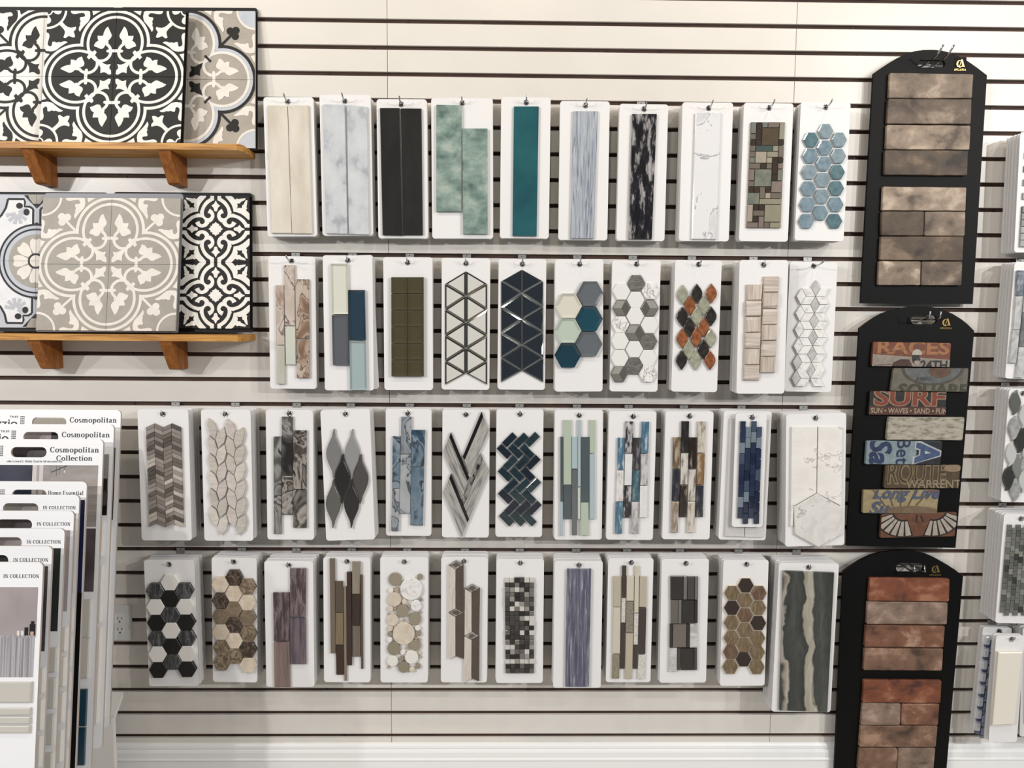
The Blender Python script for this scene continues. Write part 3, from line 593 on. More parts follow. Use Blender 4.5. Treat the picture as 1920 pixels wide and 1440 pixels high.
for q, m in (([(1008,160),(1022,202),(849,607),(832,577)], MS), ([(1023,207),(1078,333),(893,742),(850,612)], WP), ([(722,352),(893,773),(880,803),(708,393)], MS), ([(705,398),(878,808),(834,948),(650,530)], WQ), ([(1003,550),(1018,597),(843,1030),(832,973)], MS2), ([(1019,602),(1078,712),(890,1158),(842,1034)], WP), ([(722,738),(892,1160),(878,1190),(708,775)], MS), ([(706,780),(876,1193),(822,1325),(650,910)], WQ)):
    b.tile(q, m, .008, (.0006, .0006), 'plank_tile')
b = Board('dark teal glass herringbone mosaic', 'K', [(1147, 138), (1585, 140), (1570, 1325), (1138, 1322)], (1365, 182), .06, .012)
HB = [mk('herringbone_teal_%d' % i, [(.3, tuple(int(v*.75) for v in c)), (.7, c)], (40, 40, 120), rough=.08, coat=1) for i, c in enumerate([(24, 56, 68), (36, 66, 74), (18, 38, 56), (56, 76, 84)])]
for lst, ang in (([(1268,422),(1375,425),(1480,418),(1275,638),(1385,635),(1487,632),(1280,850),(1390,845),(1492,845),(1288,1055),(1395,1055),(1497,1055)], -45), ([(1218,530),(1325,530),(1432,532),(1228,742),(1335,742),(1437,740),(1230,950),(1340,950),(1445,950),(1240,1158),(1345,1158),(1450,1158)], 45)):
    for x, y in lst:
        ca, sa = math.cos(math.radians(ang)), math.sin(math.radians(ang))
        b.tile([(x+u*ca-v*sa, y+u*sa+v*ca) for u, v in ((-69, -32), (69, -32), (69, 32), (-69, 32))], random.choices(HB, (4, 4, 3, 1))[0], .008, (.0018, .0012), 'herringbone_tile')
b = Board('mint slate and pale blue glass strips of uneven width', 'L', [(98, 140), (550, 145), (540, 1352), (100, 1348)], (327, 192), .07, .012)
SG = dict(k=mk('strip_slate', (84, 96, 100), rough=.08, coat=.8), b=mk('strip_pale_blue', (168, 188, 194), rough=.08, coat=.8), m=mk('strip_mint', (178, 192, 172), rough=.08, coat=.8), d=mk('strip_grey', (106, 112, 114), rough=.08, coat=.8), l=mk('strip_ice', (192, 206, 198), rough=.08, coat=.8))
for x0, y0_, x1, y1_, t in [(153,393,177,993,'k'),(151,998,176,1315,'b'),(182,235,254,838,'m'),(184,848,252,1158,'k'),(259,393,311,690,'b'),(260,697,309,1308,'d'),(315,235,342,855,'b'),(314,865,339,1160,'l'),(349,395,421,1000,'k'),(344,1005,415,1312,'m'),(426,235,475,545,'m'),(425,555,474,1160,'b')]:
    b.tile(rect(x0, y0_, x1, y1_), SG[t], .008, (.0012, .001), 'glass_strip')
def dist(name, cs, dense=.5): return mk(name, [(dense-.14, cs[0]), (dense, cs[1]), (dense+.05, cs[2]), (dense+.2, cs[3])], (90, 60, 22), detail=8, rough=.15, coat=.7)
DB = dict(b=dist('distressed_blue', [(70, 112, 140), (96, 136, 158), (150, 170, 180), (190, 196, 200)], .55), w=dist('distressed_white', [(150, 145, 142), (200, 196, 193), (216, 213, 210), (224, 222, 220)], .42), W=mk('white_strip_glass', (222, 223, 222), (40, 40, 40), rough=.12, coat=.7), k=dist('distressed_charcoal_white', [(46, 44, 50), (70, 68, 74), (160, 158, 160), (196, 194, 195)], .5), c=dist('distressed_charcoal', [(58, 58, 62), (80, 80, 83), (104, 103, 104), (124, 122, 122)], .52), t=dist('distressed_teal', [(62, 98, 112), (84, 118, 130), (112, 138, 146), (140, 156, 160)], .55), g=dist('distressed_grey', [(150, 148, 149), (172, 170, 171), (190, 188, 188), (206, 204, 204)], .5),
          n=dist('distressed_brown', [(104, 84, 62), (132, 110, 84), (156, 138, 114), (176, 162, 142)], .5), v=dist('distressed_navy', [(44, 47, 56), (60, 63, 72), (82, 84, 92), (120, 118, 120)], .56), T=dist('distressed_tan', [(140, 124, 106), (162, 147, 130), (176, 163, 148), (188, 178, 166)], .5), K=dist('distressed_black', [(40, 38, 36), (52, 50, 48), (76, 73, 69), (100, 96, 90)], .58), N=dist('distressed_dark_brown', [(46, 36, 30), (64, 52, 44), (110, 98, 86), (150, 140, 128)], .6), x=dist('distressed_bone', [(120, 112, 100), (176, 169, 158), (196, 190, 180), (206, 201, 192)], .44), O=dist('distressed_ochre', [(140, 106, 70), (160, 128, 92), (176, 154, 124), (196, 186, 168)], .55), e=dist('distressed_bone_tan', [(140, 128, 108), (180, 170, 152), (196, 188, 173), (204, 198, 186)], .44))
def strips(b, lst, h=.008):
    for q, t in lst: b.tile(q, DB[t], h, (.0012, .001), 'glass_strip')
b = Board('distressed blue white and charcoal glass strips', 'L', [(607, 148), (1048, 155), (1013, 1352), (578, 1350)], (830, 203), .085, .014)
strips(b, [([(688,402),(750,402),(745,700),(682,700)],'b'),([(680,708),(743,706),(738,995),(672,995)],'w'),([(668,1003),(737,1003),(725,1295),(660,1295)],'b'),([(762,250),(832,250),(825,545),(755,545)],'k'),([(755,555),(825,555),(815,845),(748,845)],'W'),([(745,852),(815,852),(808,1145),(740,1145)],'k'),
           ([(833,402),(902,402),(895,698),(828,698)],'c'),([(826,706),(893,706),(885,992),(818,992)],'t'),([(816,1000),(885,1000),(877,1295),(807,1293)],'g'),([(912,252),(980,252),(972,545),(905,545)],'b'),([(903,552),(972,552),(965,845),(897,845)],'g'),([(895,850),(965,850),(957,1145),(888,1145)],'W')])
b = Board('distressed brown bone and navy glass strips', 'L', [(1130, 150), (1580, 158), (1540, 1348), (1102, 1345)], (1355, 200), .075, .014)
strips(b, [([(1202,397),(1272,397),(1265,690),(1198,690)],'n'),([(1198,698),(1265,698),(1258,990),(1190,990)],'v'),([(1188,998),(1258,998),(1245,1285),(1182,1285)],'T'),([(1282,248),(1352,248),(1345,540),(1277,540)],'K'),([(1277,548),(1345,548),(1338,838),(1270,838)],'x'),([(1268,845),(1335,845),(1325,1140),(1258,1140)],'N'),
           ([(1355,398),(1423,398),(1418,690),(1348,690)],'N'),([(1348,698),(1415,698),(1408,990),(1340,990)],'x'),([(1338,998),(1408,998),(1398,1285),(1332,1285)],'e'),([(1435,250),(1507,250),(1498,540),(1430,540)],'e'),([(1428,548),(1498,548),(1490,838),(1422,838)],'O'),([(1420,845),(1488,845),(1480,1140),(1412,1140)],'v')])
b = Board('narrow navy and blue glass brick mosaic', 'M', [(285, 162), (567, 165), (525, 1192), (252, 1190)], (432, 205), .104, .012, back=0)
NV = [mk('brick_blue_%d' % i, c, (80, 80, 80), rough=.06, coat=1) for i, c in enumerate([(24, 38, 72), (40, 56, 88), (72, 88, 112), (122, 136, 150), (30, 46, 84)])]
for c in range(4):
    for r in range(9):
        yy = (240 if c % 2 == 0 else 290)+r*97.5; f = (yy-240)/930; xx = 330-30*f+c*49.5
        b.tile([(xx+1, yy), (xx+47, yy), (xx+44, yy+93), (xx-2, yy+93)], random.choices(NV, (4, 3, 2, 2, 3))[0], .007, (.0014, .001), 'glass_brick')
b = Board('pale grey tiles mostly hidden by a narrow blue mosaic', 'M', [(180, 148), (612, 150), (553, 1312), (130, 1302)], (436, 203), .085, .01, hookit=False)
m = mk('pale_grey_matt', (206, 204, 200), (20, 20, 20), rough=.4)
b.tile([(235, 215), (404, 220), (362, 1280), (188, 1275)], m, .007); b.tile([(410, 220), (590, 225), (535, 1285), (368, 1282)], m, .007)
b = Board('large whitewashed tiles with a pale hexagon', 'M', [(732, 165), (1272, 172), (1270, 1360), (740, 1360)], (1003, 212), .095, .012)
WW = mk('whitewashed_tile', [(.3, (222, 219, 213)), (.62, (230, 227, 222)), (.645, (180, 172, 166)), (.67, (228, 225, 220)), (.8, (232, 229, 224))], (9, 9, 16), detail=6, distort=.5, rough=.35)
b.tile([(792,290),(1020,290),(1012,884),(808,1002),(800,1185),(780,1185)], WW, .008); b.tile([(1030,290),(1245,292),(1238,1003),(1019,886)], WW, .008)
b.tile([(1020,888),(1238,1012),(1238,1258),(1030,1370),(822,1255),(810,1010)], mk('pale_hexagon_tile', [(.3, (206, 203, 199)), (.6, (220, 217, 213)), (.66, (160, 154, 150)), (.7, (222, 219, 215))], (20, 20, 16), distort=1, rough=.35), .009, name='hexagon_tile')

# ---- fourth row
b = Board('black white and charcoal marble hexagons', 'N', [(102, 152), (575, 140), (605, 1315), (145, 1330)], (335, 190), .085, .016)
DG = mk('charcoal_marble', [(.3, (50, 51, 54)), (.5, (70, 71, 74)), (.56, (124, 124, 126)), (.6, (72, 73, 76)), (.8, (58, 59, 62))], (90, 40, 16), distort=.8, rough=.3)
b.hexes([(338,360,'w'),(200,440,'d'),(475,437,'d'),(340,510,'k'),(205,588,'w'),(482,585,'w'),(342,658,'d'),(212,735,'k'),(490,730,'k'),(350,808,'w'),(218,880,'d'),(497,878,'d'),(357,955,'k'),(225,1028,'w'),(500,1022,'w'),(365,1100,'d'),(230,1175,'k'),(500,1168,'k')], 87, dict(w=mk('white_stone', (228, 225, 220), rough=.35), d=DG, k=mk('black_stone', (16, 16, 17), rough=.4)), .010, (.0008, .0008), ry=84)
b = Board('cream brown and dark emperador marble hexagons', 'N', [(720, 118), (1140, 130), (1162, 1300), (750, 1272)], (935, 165), .075, .018, swing=[.01, .004])
EM = dict(k=mk('emperador_dark', [(.3, (50, 36, 28)), (.55, (74, 56, 44)), (.62, (124, 108, 90)), (.7, (64, 48, 38))], (70, 70, 70), distort=1.2, rough=.25), c=mk('crema_marble', [(.3, (198, 181, 158)), (.7, (214, 201, 181))], (50, 50, 50), rough=.3), b=mk('emperador_light', [(.3, (96, 80, 60)), (.5, (124, 106, 82)), (.6, (164, 146, 118)), (.75, (108, 90, 68))], (70, 70, 70), distort=1.2, rough=.3), t=mk('emperador_tan', [(.3, (114, 97, 75)), (.7, (140, 122, 99))], (50, 50, 50), distort=1, rough=.3))
b.hexes([(935,315,'k'),(808,380,'c'),(1060,402,'b'),(935,463,'c'),(810,527,'k'),(1060,545,'c'),(935,610,'t'),(812,678,'t'),(1062,690,'t'),(938,755,'k'),(815,820,'c'),(1070,840,'b'),(937,902,'c'),(820,965,'b'),(1068,988,'k'),(942,1043,'b'),(822,1107,'b'),(1070,1128,'c')], 83, EM, .010, (.0008, .0008), ry=84)
b = Board('four staggered purple and plum weathered tiles', 'O', [(78, 155), (530, 158), (545, 1330), (95, 1330)], (305, 195), .09, .014)
PU = [mk('plum_weathered', [(.3, (58, 40, 46)), (.5, (92, 72, 78)), (.62, (128, 112, 118)), (.8, (84, 60, 66))], (110, 60, 18), detail=8, rough=.15, coat=.6), mk('plum_brown', [(.3, (104, 84, 80)), (.5, (130, 106, 102)), (.7, (142, 120, 112))], (130, 60, 6), detail=6, rough=.15, coat=.6), mk('plum_violet', [(.3, (72, 60, 76)), (.5, (98, 84, 96)), (.7, (120, 104, 110))], (120, 60, 8), detail=6, rough=.15, coat=.6)]
for q, i in (([(316,228),(465,228),(461,678),(317,678)], 0), ([(158,455),(309,455),(309,903),(165,903)], 0), ([(317,690),(463,690),(466,1120),(320,1120)], 2), ([(165,915),(309,913),(318,1336),(172,1336)], 1)): b.tile(q, PU[i], .008, (.0012, .001))
b = Board('long thin brown and taupe strips', 'O', [(628, 122), (1065, 122), (1065, 1288), (632, 1285)], (848, 162), .075, .016)
BR = [mk('strip_brown_%d' % i, [(.3, tuple(int(v*.9) for v in c)), (.7, c)], (200, 60, 8), rough=.3, coat=.2) for i, c in enumerate([(122, 107, 92), (98, 84, 70), (136, 117, 88), (66, 46, 34), (142, 124, 106), (150, 138, 120)])]
for q, i in (([(685,138),(732,138),(740,1018),(695,1018)],0),([(735,348),(808,348),(810,638),(740,638)],1),([(742,645),(810,645),(810,938),(742,938)],2),([(742,945),(812,945),(815,1218),(748,1218)],3),([(815,398),(840,398),(845,1275),(822,1275)],4),([(845,262),(890,262),(892,1130),(851,1130)],3),([(895,168),(970,168),(965,465),(897,465)],5),([(895,472),(968,472),(965,755),(897,755)],3),([(900,762),(968,762),(972,1050),(900,1050)],0),([(969,290),(993,290),(998,1163),(978,1163)],1)):
    b.tile(q, BR[i], random.choice((.006, .008, .010)), (.0006, .0006), 'strip_tile')
b = Board('round bubble mosaic of cream marble and taupe discs', 'P', [(115, 120), (560, 118), (555, 1290), (115, 1288)], (338, 165), .075, .016)
CI = dict(t=mk('taupe_disc', (152, 140, 121), rough=.12, coat=.7), g=mk('sage_disc', (142, 134, 112), rough=.12, coat=.7), m=mk('marble_disc', [(.3, (206, 203, 200)), (.5, (226, 224, 221)), (.9, (230, 228, 225))], (40, 40, 40), distort=1.2, rough=.25), c=mk('cream_disc', [(.3, (202, 189, 168)), (.7, (216, 204, 185))], (60, 60, 60), rough=.3), w=mk('white_disc', (224, 220, 213), rough=.25), n=mk('tan_disc', (176, 160, 138), rough=.2, coat=.5))
for x, y, r, t in [(252,330,62,'t'),(402,420,103,'m'),(482,308,27,'t'),(212,432,26,'w'),(264,430,24,'n'),(245,517,65,'c'),(338,540,25,'c'),(447,575,51,'m'),(207,605,27,'c'),(320,625,60,'t'),(381,580,12,'n'),(435,698,59,'t'),(229,708,54,'c'),(332,836,103,'c'),(205,788,27,'c'),(462,783,26,'w'),(203,841,24,'t'),(468,835,27,'t'),(200,893,25,'w'),(240,975,61,'g'),(440,945,51,'t'),(325,1008,25,'w'),(366,968,17,'n'),(405,1055,63,'w'),(482,1013,15,'c'),(228,1090,51,'w'),(330,1148,52,'g'),(410,1170,26,'c'),(465,1140,25,'t'),(492,520,15,'t'),(484,1052,14,'n'),(450,882,12,'n'),(480,893,13,'n'),(488,638,12,'n'),(252,605,12,'n'),(312,1068,22,'t'),(193,655,13,'n'),(332,712,13,'n'),(262,905,11,'n'),(190,1150,12,'n')]:
    k = 20 if r > 40 else 12
    b.tile([(x+r*math.cos(2*math.pi*i/k), y+r*1.02*math.sin(2*math.pi*i/k)) for i in range(k)], CI[t], .008 if r > 20 else .006, (.0011, .001), 'disc_tile')
b = Board('beige and brown column blocks capped with mirror diamonds', 'P', [(685, 120), (1115, 120), (1108, 1288), (675, 1288)], (893, 160), .075, .014)
CB = mk('column_beige', [(.3, (196, 186, 174)), (.6, (210, 202, 191)), (.8, (178, 166, 154))], (110, 60, 14), rough=.4); CD = mk('column_brown', (94, 83, 74), (60, 60, 60), rough=.35); CM = mk('mirror_diamond', [(.35, (120, 118, 110)), (.6, (190, 188, 180))], (90, 90, 90), rough=.06, metal=.7, coat=1)
for q, m in (([(750,200),(814,240),(814,602),(750,634)],CB),([(816,240),(890,203),(890,632),(816,600)],CD),([(750,646),(813,683),(813,1042),(750,1075)],CB),([(815,683),(890,646),(890,1073),(815,1042)],CD),([(903,421),(964,456),(964,820),(899,851)],CB),([(966,456),(1042,416),(1036,848),(966,818)],CD),([(898,861),(964,896),(962,1254),(892,1285)],CB),([(966,896),(1038,859),(1035,1280),(966,1252)],CD)):
    b.tile(q, m, .008, (.0005, .0005), 'column_tile')
for q in ([(750,195),(820,153),(890,196),(815,237)], [(750,639),(820,601),(890,638),(815,679)], [(903,414),(968,372),(1042,411),(965,452)], [(898,855),(965,816),(1036,852),(965,893)]):
    o = b.tile(q, CM, .008, (.0005, .0005), 'diamond_tile')
    cx = sum(p[0] for p in q)/4; cy = sum(p[1] for p in q)/4
    prism('inset', b.P([(cx+(p[0]-cx)*.55, cy+(p[1]-cy)*.55) for p in q], .0085), .0075, .0092, mk('mirror_inset', (120, 118, 110), rough=.05, metal=.8, coat=1), o, (.001, .0008))
b = Board('small black white and steel square mosaic', 'P', [(1195, 138), (1638, 138), (1628, 1295), (1192, 1292)], (1418, 175), .075, .014)
SQ = [mk('square_%d' % i, c, rough=r, coat=k, metal=mm) for i, (c, r, k, mm) in enumerate([((22, 21, 21), .15, .6, 0), ((70, 66, 64), .3, .3, 0), ((100, 96, 92), .3, .2, 0), ((150, 146, 140), .35, 0, 0), ((200, 197, 192), .35, 0, 0), ((150, 146, 142), .25, 0, .7), ((52, 48, 46), .25, .4, 0)])]
for c, r, q in b.grid([(1272, 315), (1547, 315), (1546, 1205), (1280, 1205)], 6, 20, .02): b.tile(q, random.choices(SQ, (4, 5, 4, 4, 4, 3, 4))[0], random.uniform(.005, .0095), (.0004, .0004), 'square_tile')
b = Board('single long violet blue wood grain tile', 'Q', [(148, 155), (595, 158), (580, 1340), (135, 1338)], (375, 195), .092, .012)
b.tile([(265,235),(490,235),(468,1330),(248,1330)], mk('violet_wood', [(.3, (74, 74, 98)), (.5, (98, 99, 122)), (.62, (116, 117, 134)), (.74, (168, 168, 174))], (190, 60, 9), detail=7, distort=.9, rough=.3, coat=.2, bump=.3), .009)
b = Board('cream olive and dark brown strips of uneven height', 'Q', [(648, 130), (1070, 130), (1040, 1288), (625, 1285)], (862, 172), .08, .018)
SS = dict(t=mk('strip_sand', (184, 174, 152), rough=.15, coat=.5), c=mk('strip_cream', (200, 194, 174), rough=.15, coat=.5), o=mk('strip_olive_textured', [(.3, (128, 122, 100)), (.7, (152, 146, 122))], (170, 170, 170), rough=.3, coat=.4, bump=.6), k=mk('strip_dark_brown', (68, 56, 50), rough=.2, coat=.4), w=mk('strip_white_textured', [(.3, (190, 184, 175)), (.7, (216, 212, 205))], (170, 170, 170), rough=.3, bump=.6), g=mk('strip_grey_olive', [(.3, (120, 116, 102)), (.7, (152, 147, 131))], (170, 170, 170), rough=.3, coat=.4, bump=.6))
for q, t in (([(698,303),(768,303),(764,585),(697,585)],'t'),([(697,592),(762,592),(757,1018),(690,1018)],'c'),([(688,1030),(753,1030),(750,1255),(683,1255)],'o'),([(778,205),(817,205),(812,500),(778,500)],'k'),([(773,507),(810,507),(806,733),(770,733)],'w'),([(768,738),(805,738),(797,1162),(760,1162)],'k'),([(820,300),(888,300),(886,530),(818,530)],'c'),([(815,540),(885,540),(878,825),(812,825)],'g'),([(812,832),(880,832),(870,1258),(803,1258)],'t'),([(895,205),(938,205),(930,640),(890,640)],'c'),([(890,652),(930,652),(922,938),(885,938)],'w'),([(885,942),(922,942),(918,1162),(880,1162)],'k'),([(943,303),(1007,303),(1003,588),(938,588)],'t'),([(935,597),(1003,597),(993,1025),(930,1025)],'k'),([(930,1035),(993,1035),(985,1258),(918,1258)],'w')):
    b.tile(q, SS[t], random.choice((.0065, .008)), (.0010, .0009), 'strip_tile')
b = Board('black taupe and white marble block mosaic', 'Q', [(1143, 135), (1583, 138), (1560, 1292), (1127, 1290)], (1370, 180), .08, .018)
KB = dict(k=mk('block_black', [(.3, (18, 17, 14)), (.7, (34, 31, 26))], (160, 60, 8), rough=.08, coat=.9), g=mk('block_grey', (112, 110, 108), rough=.15, coat=.6), d=mk('block_dark_grey', (66, 64, 64), rough=.15, coat=.6), t=mk('block_taupe', (114, 104, 98), rough=.15, coat=.6), T=mk('block_stone_grey', (102, 99, 90), rough=.15, coat=.6), w=mk('block_white', [(.3, (176, 174, 170)), (.7, (208, 206, 203))], (40, 40, 40), distort=1, rough=.3))
for q, t in (([(1228,302),(1346,302),(1345,518),(1228,518)],'k'),([(1350,302),(1383,302),(1380,518),(1349,518)],'g'),([(1388,305),(1453,305),(1450,518),(1385,518)],'d'),([(1457,305),(1487,305),(1485,518),(1455,518)],'g'),([(1230,525),(1298,525),(1296,740),(1230,740)],'T'),([(1302,525),(1330,525),(1328,740),(1300,740)],'g'),([(1335,525),(1450,525),(1448,738),(1332,738)],'k'),([(1455,525),(1482,525),(1480,738),(1453,738)],'k'),([(1222,748),(1245,748),(1243,965),(1220,965)],'k'),([(1253,750),(1375,750),(1372,962),(1248,962)],'t'),([(1382,748),(1405,748),(1400,965),(1378,965)],'k'),([(1412,750),(1480,750),(1478,965),(1408,965)],'w'),([(1220,972),(1288,972),(1285,1190),(1215,1190)],'w'),([(1295,972),(1320,972),(1315,1175),(1290,1175)],'d'),([(1328,972),(1445,972),(1443,1175),(1325,1175)],'k'),([(1450,970),(1475,970),(1475,1175),(1448,1175)],'d')):
    b.tile(q, KB[t], .008, (.0008, .0007), 'block_tile')
b = Board('brown wood grain hexagons', 'R', [(242, 128), (617, 130), (582, 1160), (220, 1158)], (435, 165), .082, .016)
WO = dict(d=mk('hex_dark_wood', (58, 44, 36), (60, 60, 200), rough=.4), w=mk('hex_oak', [(.3, (104, 87, 60)), (.6, (132, 112, 82)), (.8, (148, 129, 100))], (170, 60, 40), distort=.4, rough=.4), r=mk('hex_walnut', [(.3, (98, 74, 56)), (.6, (122, 96, 76)), (.8, (142, 117, 98))], (120, 60, 40), distort=.8, rough=.4))
hx = [(430,340,'d'),(320,402,'w'),(537,402,'r'),(425,463,'w'),(317,523,'d'),(533,523,'w'),(425,585,'r'),(315,645,'w'),(532,648,'d'),(423,707,'w'),(313,768,'w'),(525,770,'w'),(418,828,'w'),(308,885,'r'),(523,887,'w'),(413,945,'d'),(303,1005,'w'),(520,1007,'w')]
b.hexes([(x, y, 'g') for x, y, t in hx], 71, dict(g=mk('cream_grout', (222, 208, 188), rough=.8)), .0045, (.0004, .0004), 'grout', ry=71)
b.hexes(hx, 64, WO, .008, (.0006, .0006), ry=66)
b = Board('dark green stone slab with a cream vein', 'R', [(695, 150), (1187, 160), (1125, 1385), (647, 1362)], (942, 190), .098, .012)
def veined():
    m = bpy.data.materials.new('dark_vein_slab'); m.use_nodes = True; nt = m.node_tree; bs = nt.nodes['Principled BSDF']; bs.inputs['Roughness'].default_value = .12; bs.inputs['Coat Weight'].default_value = .4
    tc = nt.nodes.new('ShaderNodeTexCoord'); sp = nt.nodes.new('ShaderNodeSeparateXYZ'); nt.links.new(tc.outputs['Object'], sp.inputs[0])
    mp = nt.nodes.new('ShaderNodeMapping'); mp.inputs['Scale'].default_value = (9, 9, 7); nt.links.new(tc.outputs['Object'], mp.inputs[0])
    nz = nt.nodes.new('ShaderNodeTexNoise'); nz.inputs['Scale'].default_value = 1; nz.inputs['Detail'].default_value = 3; nz.inputs['Distortion'].default_value = .6; nt.links.new(mp.outputs[0], nz.inputs['Vector'])
    m1 = nt.nodes.new('ShaderNodeMath'); m1.operation = 'MULTIPLY_ADD'; m1.inputs[1].default_value = .075; nt.links.new(nz.outputs['Fac'], m1.inputs[0]); nt.links.new(sp.outputs['X'], m1.inputs[2])
    ms = nt.nodes.new('ShaderNodeMath'); ms.operation = 'MULTIPLY_ADD'; ms.inputs[1].default_value = .045; nt.links.new(sp.outputs['Z'], ms.inputs[0]); nt.links.new(m1.outputs[0], ms.inputs[2])
    mr = nt.nodes.new('ShaderNodeMapRange'); mr.inputs['From Min'].default_value = -.03; mr.inputs['From Max'].default_value = .12; nt.links.new(ms.outputs[0], mr.inputs[0])
    r = nt.nodes.new('ShaderNodeValToRGB'); e = r.color_ramp.elements
    st = [(0, (54, 57, 54)), (.06, (150, 140, 126)), (.10, (166, 162, 150)), (.13, (50, 54, 52)), (.3, (66, 71, 68)), (.47, (44, 47, 45)), (.505, (160, 155, 138)), (.66, (170, 165, 148)), (.70, (52, 56, 52)), (.85, (74, 78, 74)), (1, (48, 51, 49))]
    while len(e) < len(st): e.new(.5)
    for el, (p, c) in zip(e, st): el.position = p; el.color = (*lin(c), 1)
    nt.links.new(mr.outputs[0], r.inputs[0])
    mp2 = nt.nodes.new('ShaderNodeMapping'); mp2.inputs['Scale'].default_value = (40, 40, 9); nt.links.new(tc.outputs['Object'], mp2.inputs[0])
    n2 = nt.nodes.new('ShaderNodeTexNoise'); n2.inputs['Scale'].default_value = 1; n2.inputs['Detail'].default_value = 6; n2.inputs['Distortion'].default_value = 1.5; nt.links.new(mp2.outputs[0], n2.inputs['Vector'])
    mx = nt.nodes.new('ShaderNodeMix'); mx.data_type = 'RGBA'; mx.blend_type = 'SOFT_LIGHT'; mx.inputs[0].default_value = .9; nt.links.new(r.outputs[0], mx.inputs[6]); nt.links.new(n2.outputs['Fac'], mx.inputs[7])
    nt.links.new(mx.outputs[2], bs.inputs['Base Color']); return m
b.tile([(738,220),(1153,235),(1096,1376),(706,1362)], veined(), .009, (.0006, .0006), 'slab_tile')

# ---- stacks at the right edge
b = Board('small grey stepped mosaic at the upper right edge', 'R1', [(515, 100), (1003, 104), (940, 1349), (452, 1345)], (760, 145), .085, .02)
GM = [mk('edge_grey_%d' % i, c, (60, 60, 60), rough=.3, coat=.3) for i, c in enumerate([(120, 120, 118), (154, 154, 151), (180, 179, 175), (84, 84, 82)])]
for c, r, q in b.grid([(575, 300), (930, 300), (870, 1290), (515, 1290)], 5, 14, .03):
    if c == 0 and r < 8 and r % 2: continue
    b.tile(q, random.choice(GM), .007, name='square_tile')
b = Board('blue and grey marbled glass planks at the right edge', 'R2', [(465, 65), (950, 70), (840, 1280), (348, 1275)], (705, 115), .085, .02)
gmb = mk('edge_blue_glass', [(.3, (84, 98, 116)), (.5, (128, 138, 150)), (.7, (168, 174, 180))], (26, 26, 18), distort=2, **GA); gmw = mk('edge_white_glass', [(.3, (164, 167, 168)), (.55, (196, 198, 197)), (.8, (208, 208, 205))], (22, 22, 16), distort=1.6, **GA); gmd = mk('edge_slate_glass', [(.3, (108, 112, 116)), (.7, (138, 141, 144))], (26, 26, 18), distort=1.6, **GA)
for q, m in (([(490,150),(566,150),(545,412),(477,415)],gmb),([(472,420),(545,418),(516,760),(446,765)],gmw),([(442,770),(512,770),(475,1112),(402,1112)],gmw),([(570,150),(650,150),(620,585),(549,585)],gmw),([(547,592),(618,592),(588,940),(510,940)],gmd),([(506,946),(586,946),(555,1265),(470,1265)],gmw),([(660,150),(740,150),(722,480),(640,480)],gmd),([(638,488),(720,488),(690,830),(610,830)],gmw),([(606,838),(688,838),(655,1230),(576,1230)],gmb)):
    b.tile(q, m, .008, (.001, .0009), 'glass_strip')
b = Board('grey and charcoal lantern tiles at the right edge', 'R3', [(405, 78), (890, 84), (795, 1260), (305, 1255)], (545, 125), .085, .016)
LG = dict(d=mk('lantern_green_grey', (100, 104, 96), rough=.2, coat=.6), l=mk('lantern_light', (190, 191, 188), rough=.2, coat=.6), s=mk('lantern_silver', [(.3, (140, 142, 142)), (.7, (172, 173, 172))], (50, 50, 50), rough=.15, coat=.6), k=mk('lantern_charcoal', (58, 61, 56), rough=.2, coat=.6), m=mk('lantern_mid', (128, 132, 126), rough=.2, coat=.6))
for x, y, t in [(470,222,'d'),(455,492,'s'),(425,757,'l'),(397,1010,'k'),(524,618,'k'),(492,890,'m'),(468,1125,'s'),(565,362,'l'),(600,745,'l'),(560,1030,'l'),(620,500,'m'),(575,890,'s'),(650,250,'d')]:
    b.tile(lantern(x, y, 57, 132, 1.1, 22), LG[t], .008, (.002, .0016), 'lantern_tile')
b = Board('grey green glass brick mosaic at the right edge', 'R4', [(352, 130), (840, 135), (740, 1270), (250, 1265)], (522, 180), .09, .016)
GB = [mk('edge_brick_%d' % i, c, (60, 60, 60), rough=.1, coat=.8) for i, c in enumerate([(118, 120, 113), (92, 94, 88), (138, 140, 133), (108, 110, 104), (66, 66, 63)])]
for c in range(7):
    for r in range(15):
        yy = 245+(c % 2)*32+r*61; f = (yy-245)/950; xx = 392-82*f+c*45.5
        b.tile([(xx+1, yy), (xx+43, yy), (xx+39, yy+58), (xx-3, yy+58)], random.choices(GB, (5, 3, 4, 5, 1))[0], .007, (.0009, .0008), 'glass_brick')
b = Board('curved blue and white glass pieces', 'R5', [(240, 85), (548, 92), (420, 1180), (130, 1170)], (405, 128), .04, .035, back=1, hookit=False)
CV = [mk('curved_blue_%d' % i, c, (60, 60, 60), rough=.08, coat=.9) for i, c in enumerate([(98, 104, 142), (130, 138, 166), (76, 84, 120), (196, 200, 206), (84, 112, 130)])]
for r in range(8):
    yy = 185+r*128; xx = 275-14.5*r
    for c, t in ((0, 3), (1, random.choice((0, 1, 4))), (2, random.choice((0, 1, 4)))):
        x = xx+c*50; y = yy+(c % 2)*45
        b.tile([(x, y+12), (x+24, y+4), (x+46, y+12), (x+38, y+88), (x+16, y+92), (x-8, y+88)], CV[t], .009, (.0018, .0014), 'glass_piece')
        b.tile([(x-8, y+92), (x+16, y+95), (x+38, y+91), (x+36, y+116), (x+14, y+120), (x-11, y+116)], CV[2 if c == 0 else random.choice((0, 1, 2))], .008, (.0014, .001), 'glass_piece')
b = Board('one plain cream tile at the right edge', 'R5', [(385, 175), (690, 170), (575, 1272), (288, 1290)], (535, 212), .10, .016, back=1, swing=[.012])
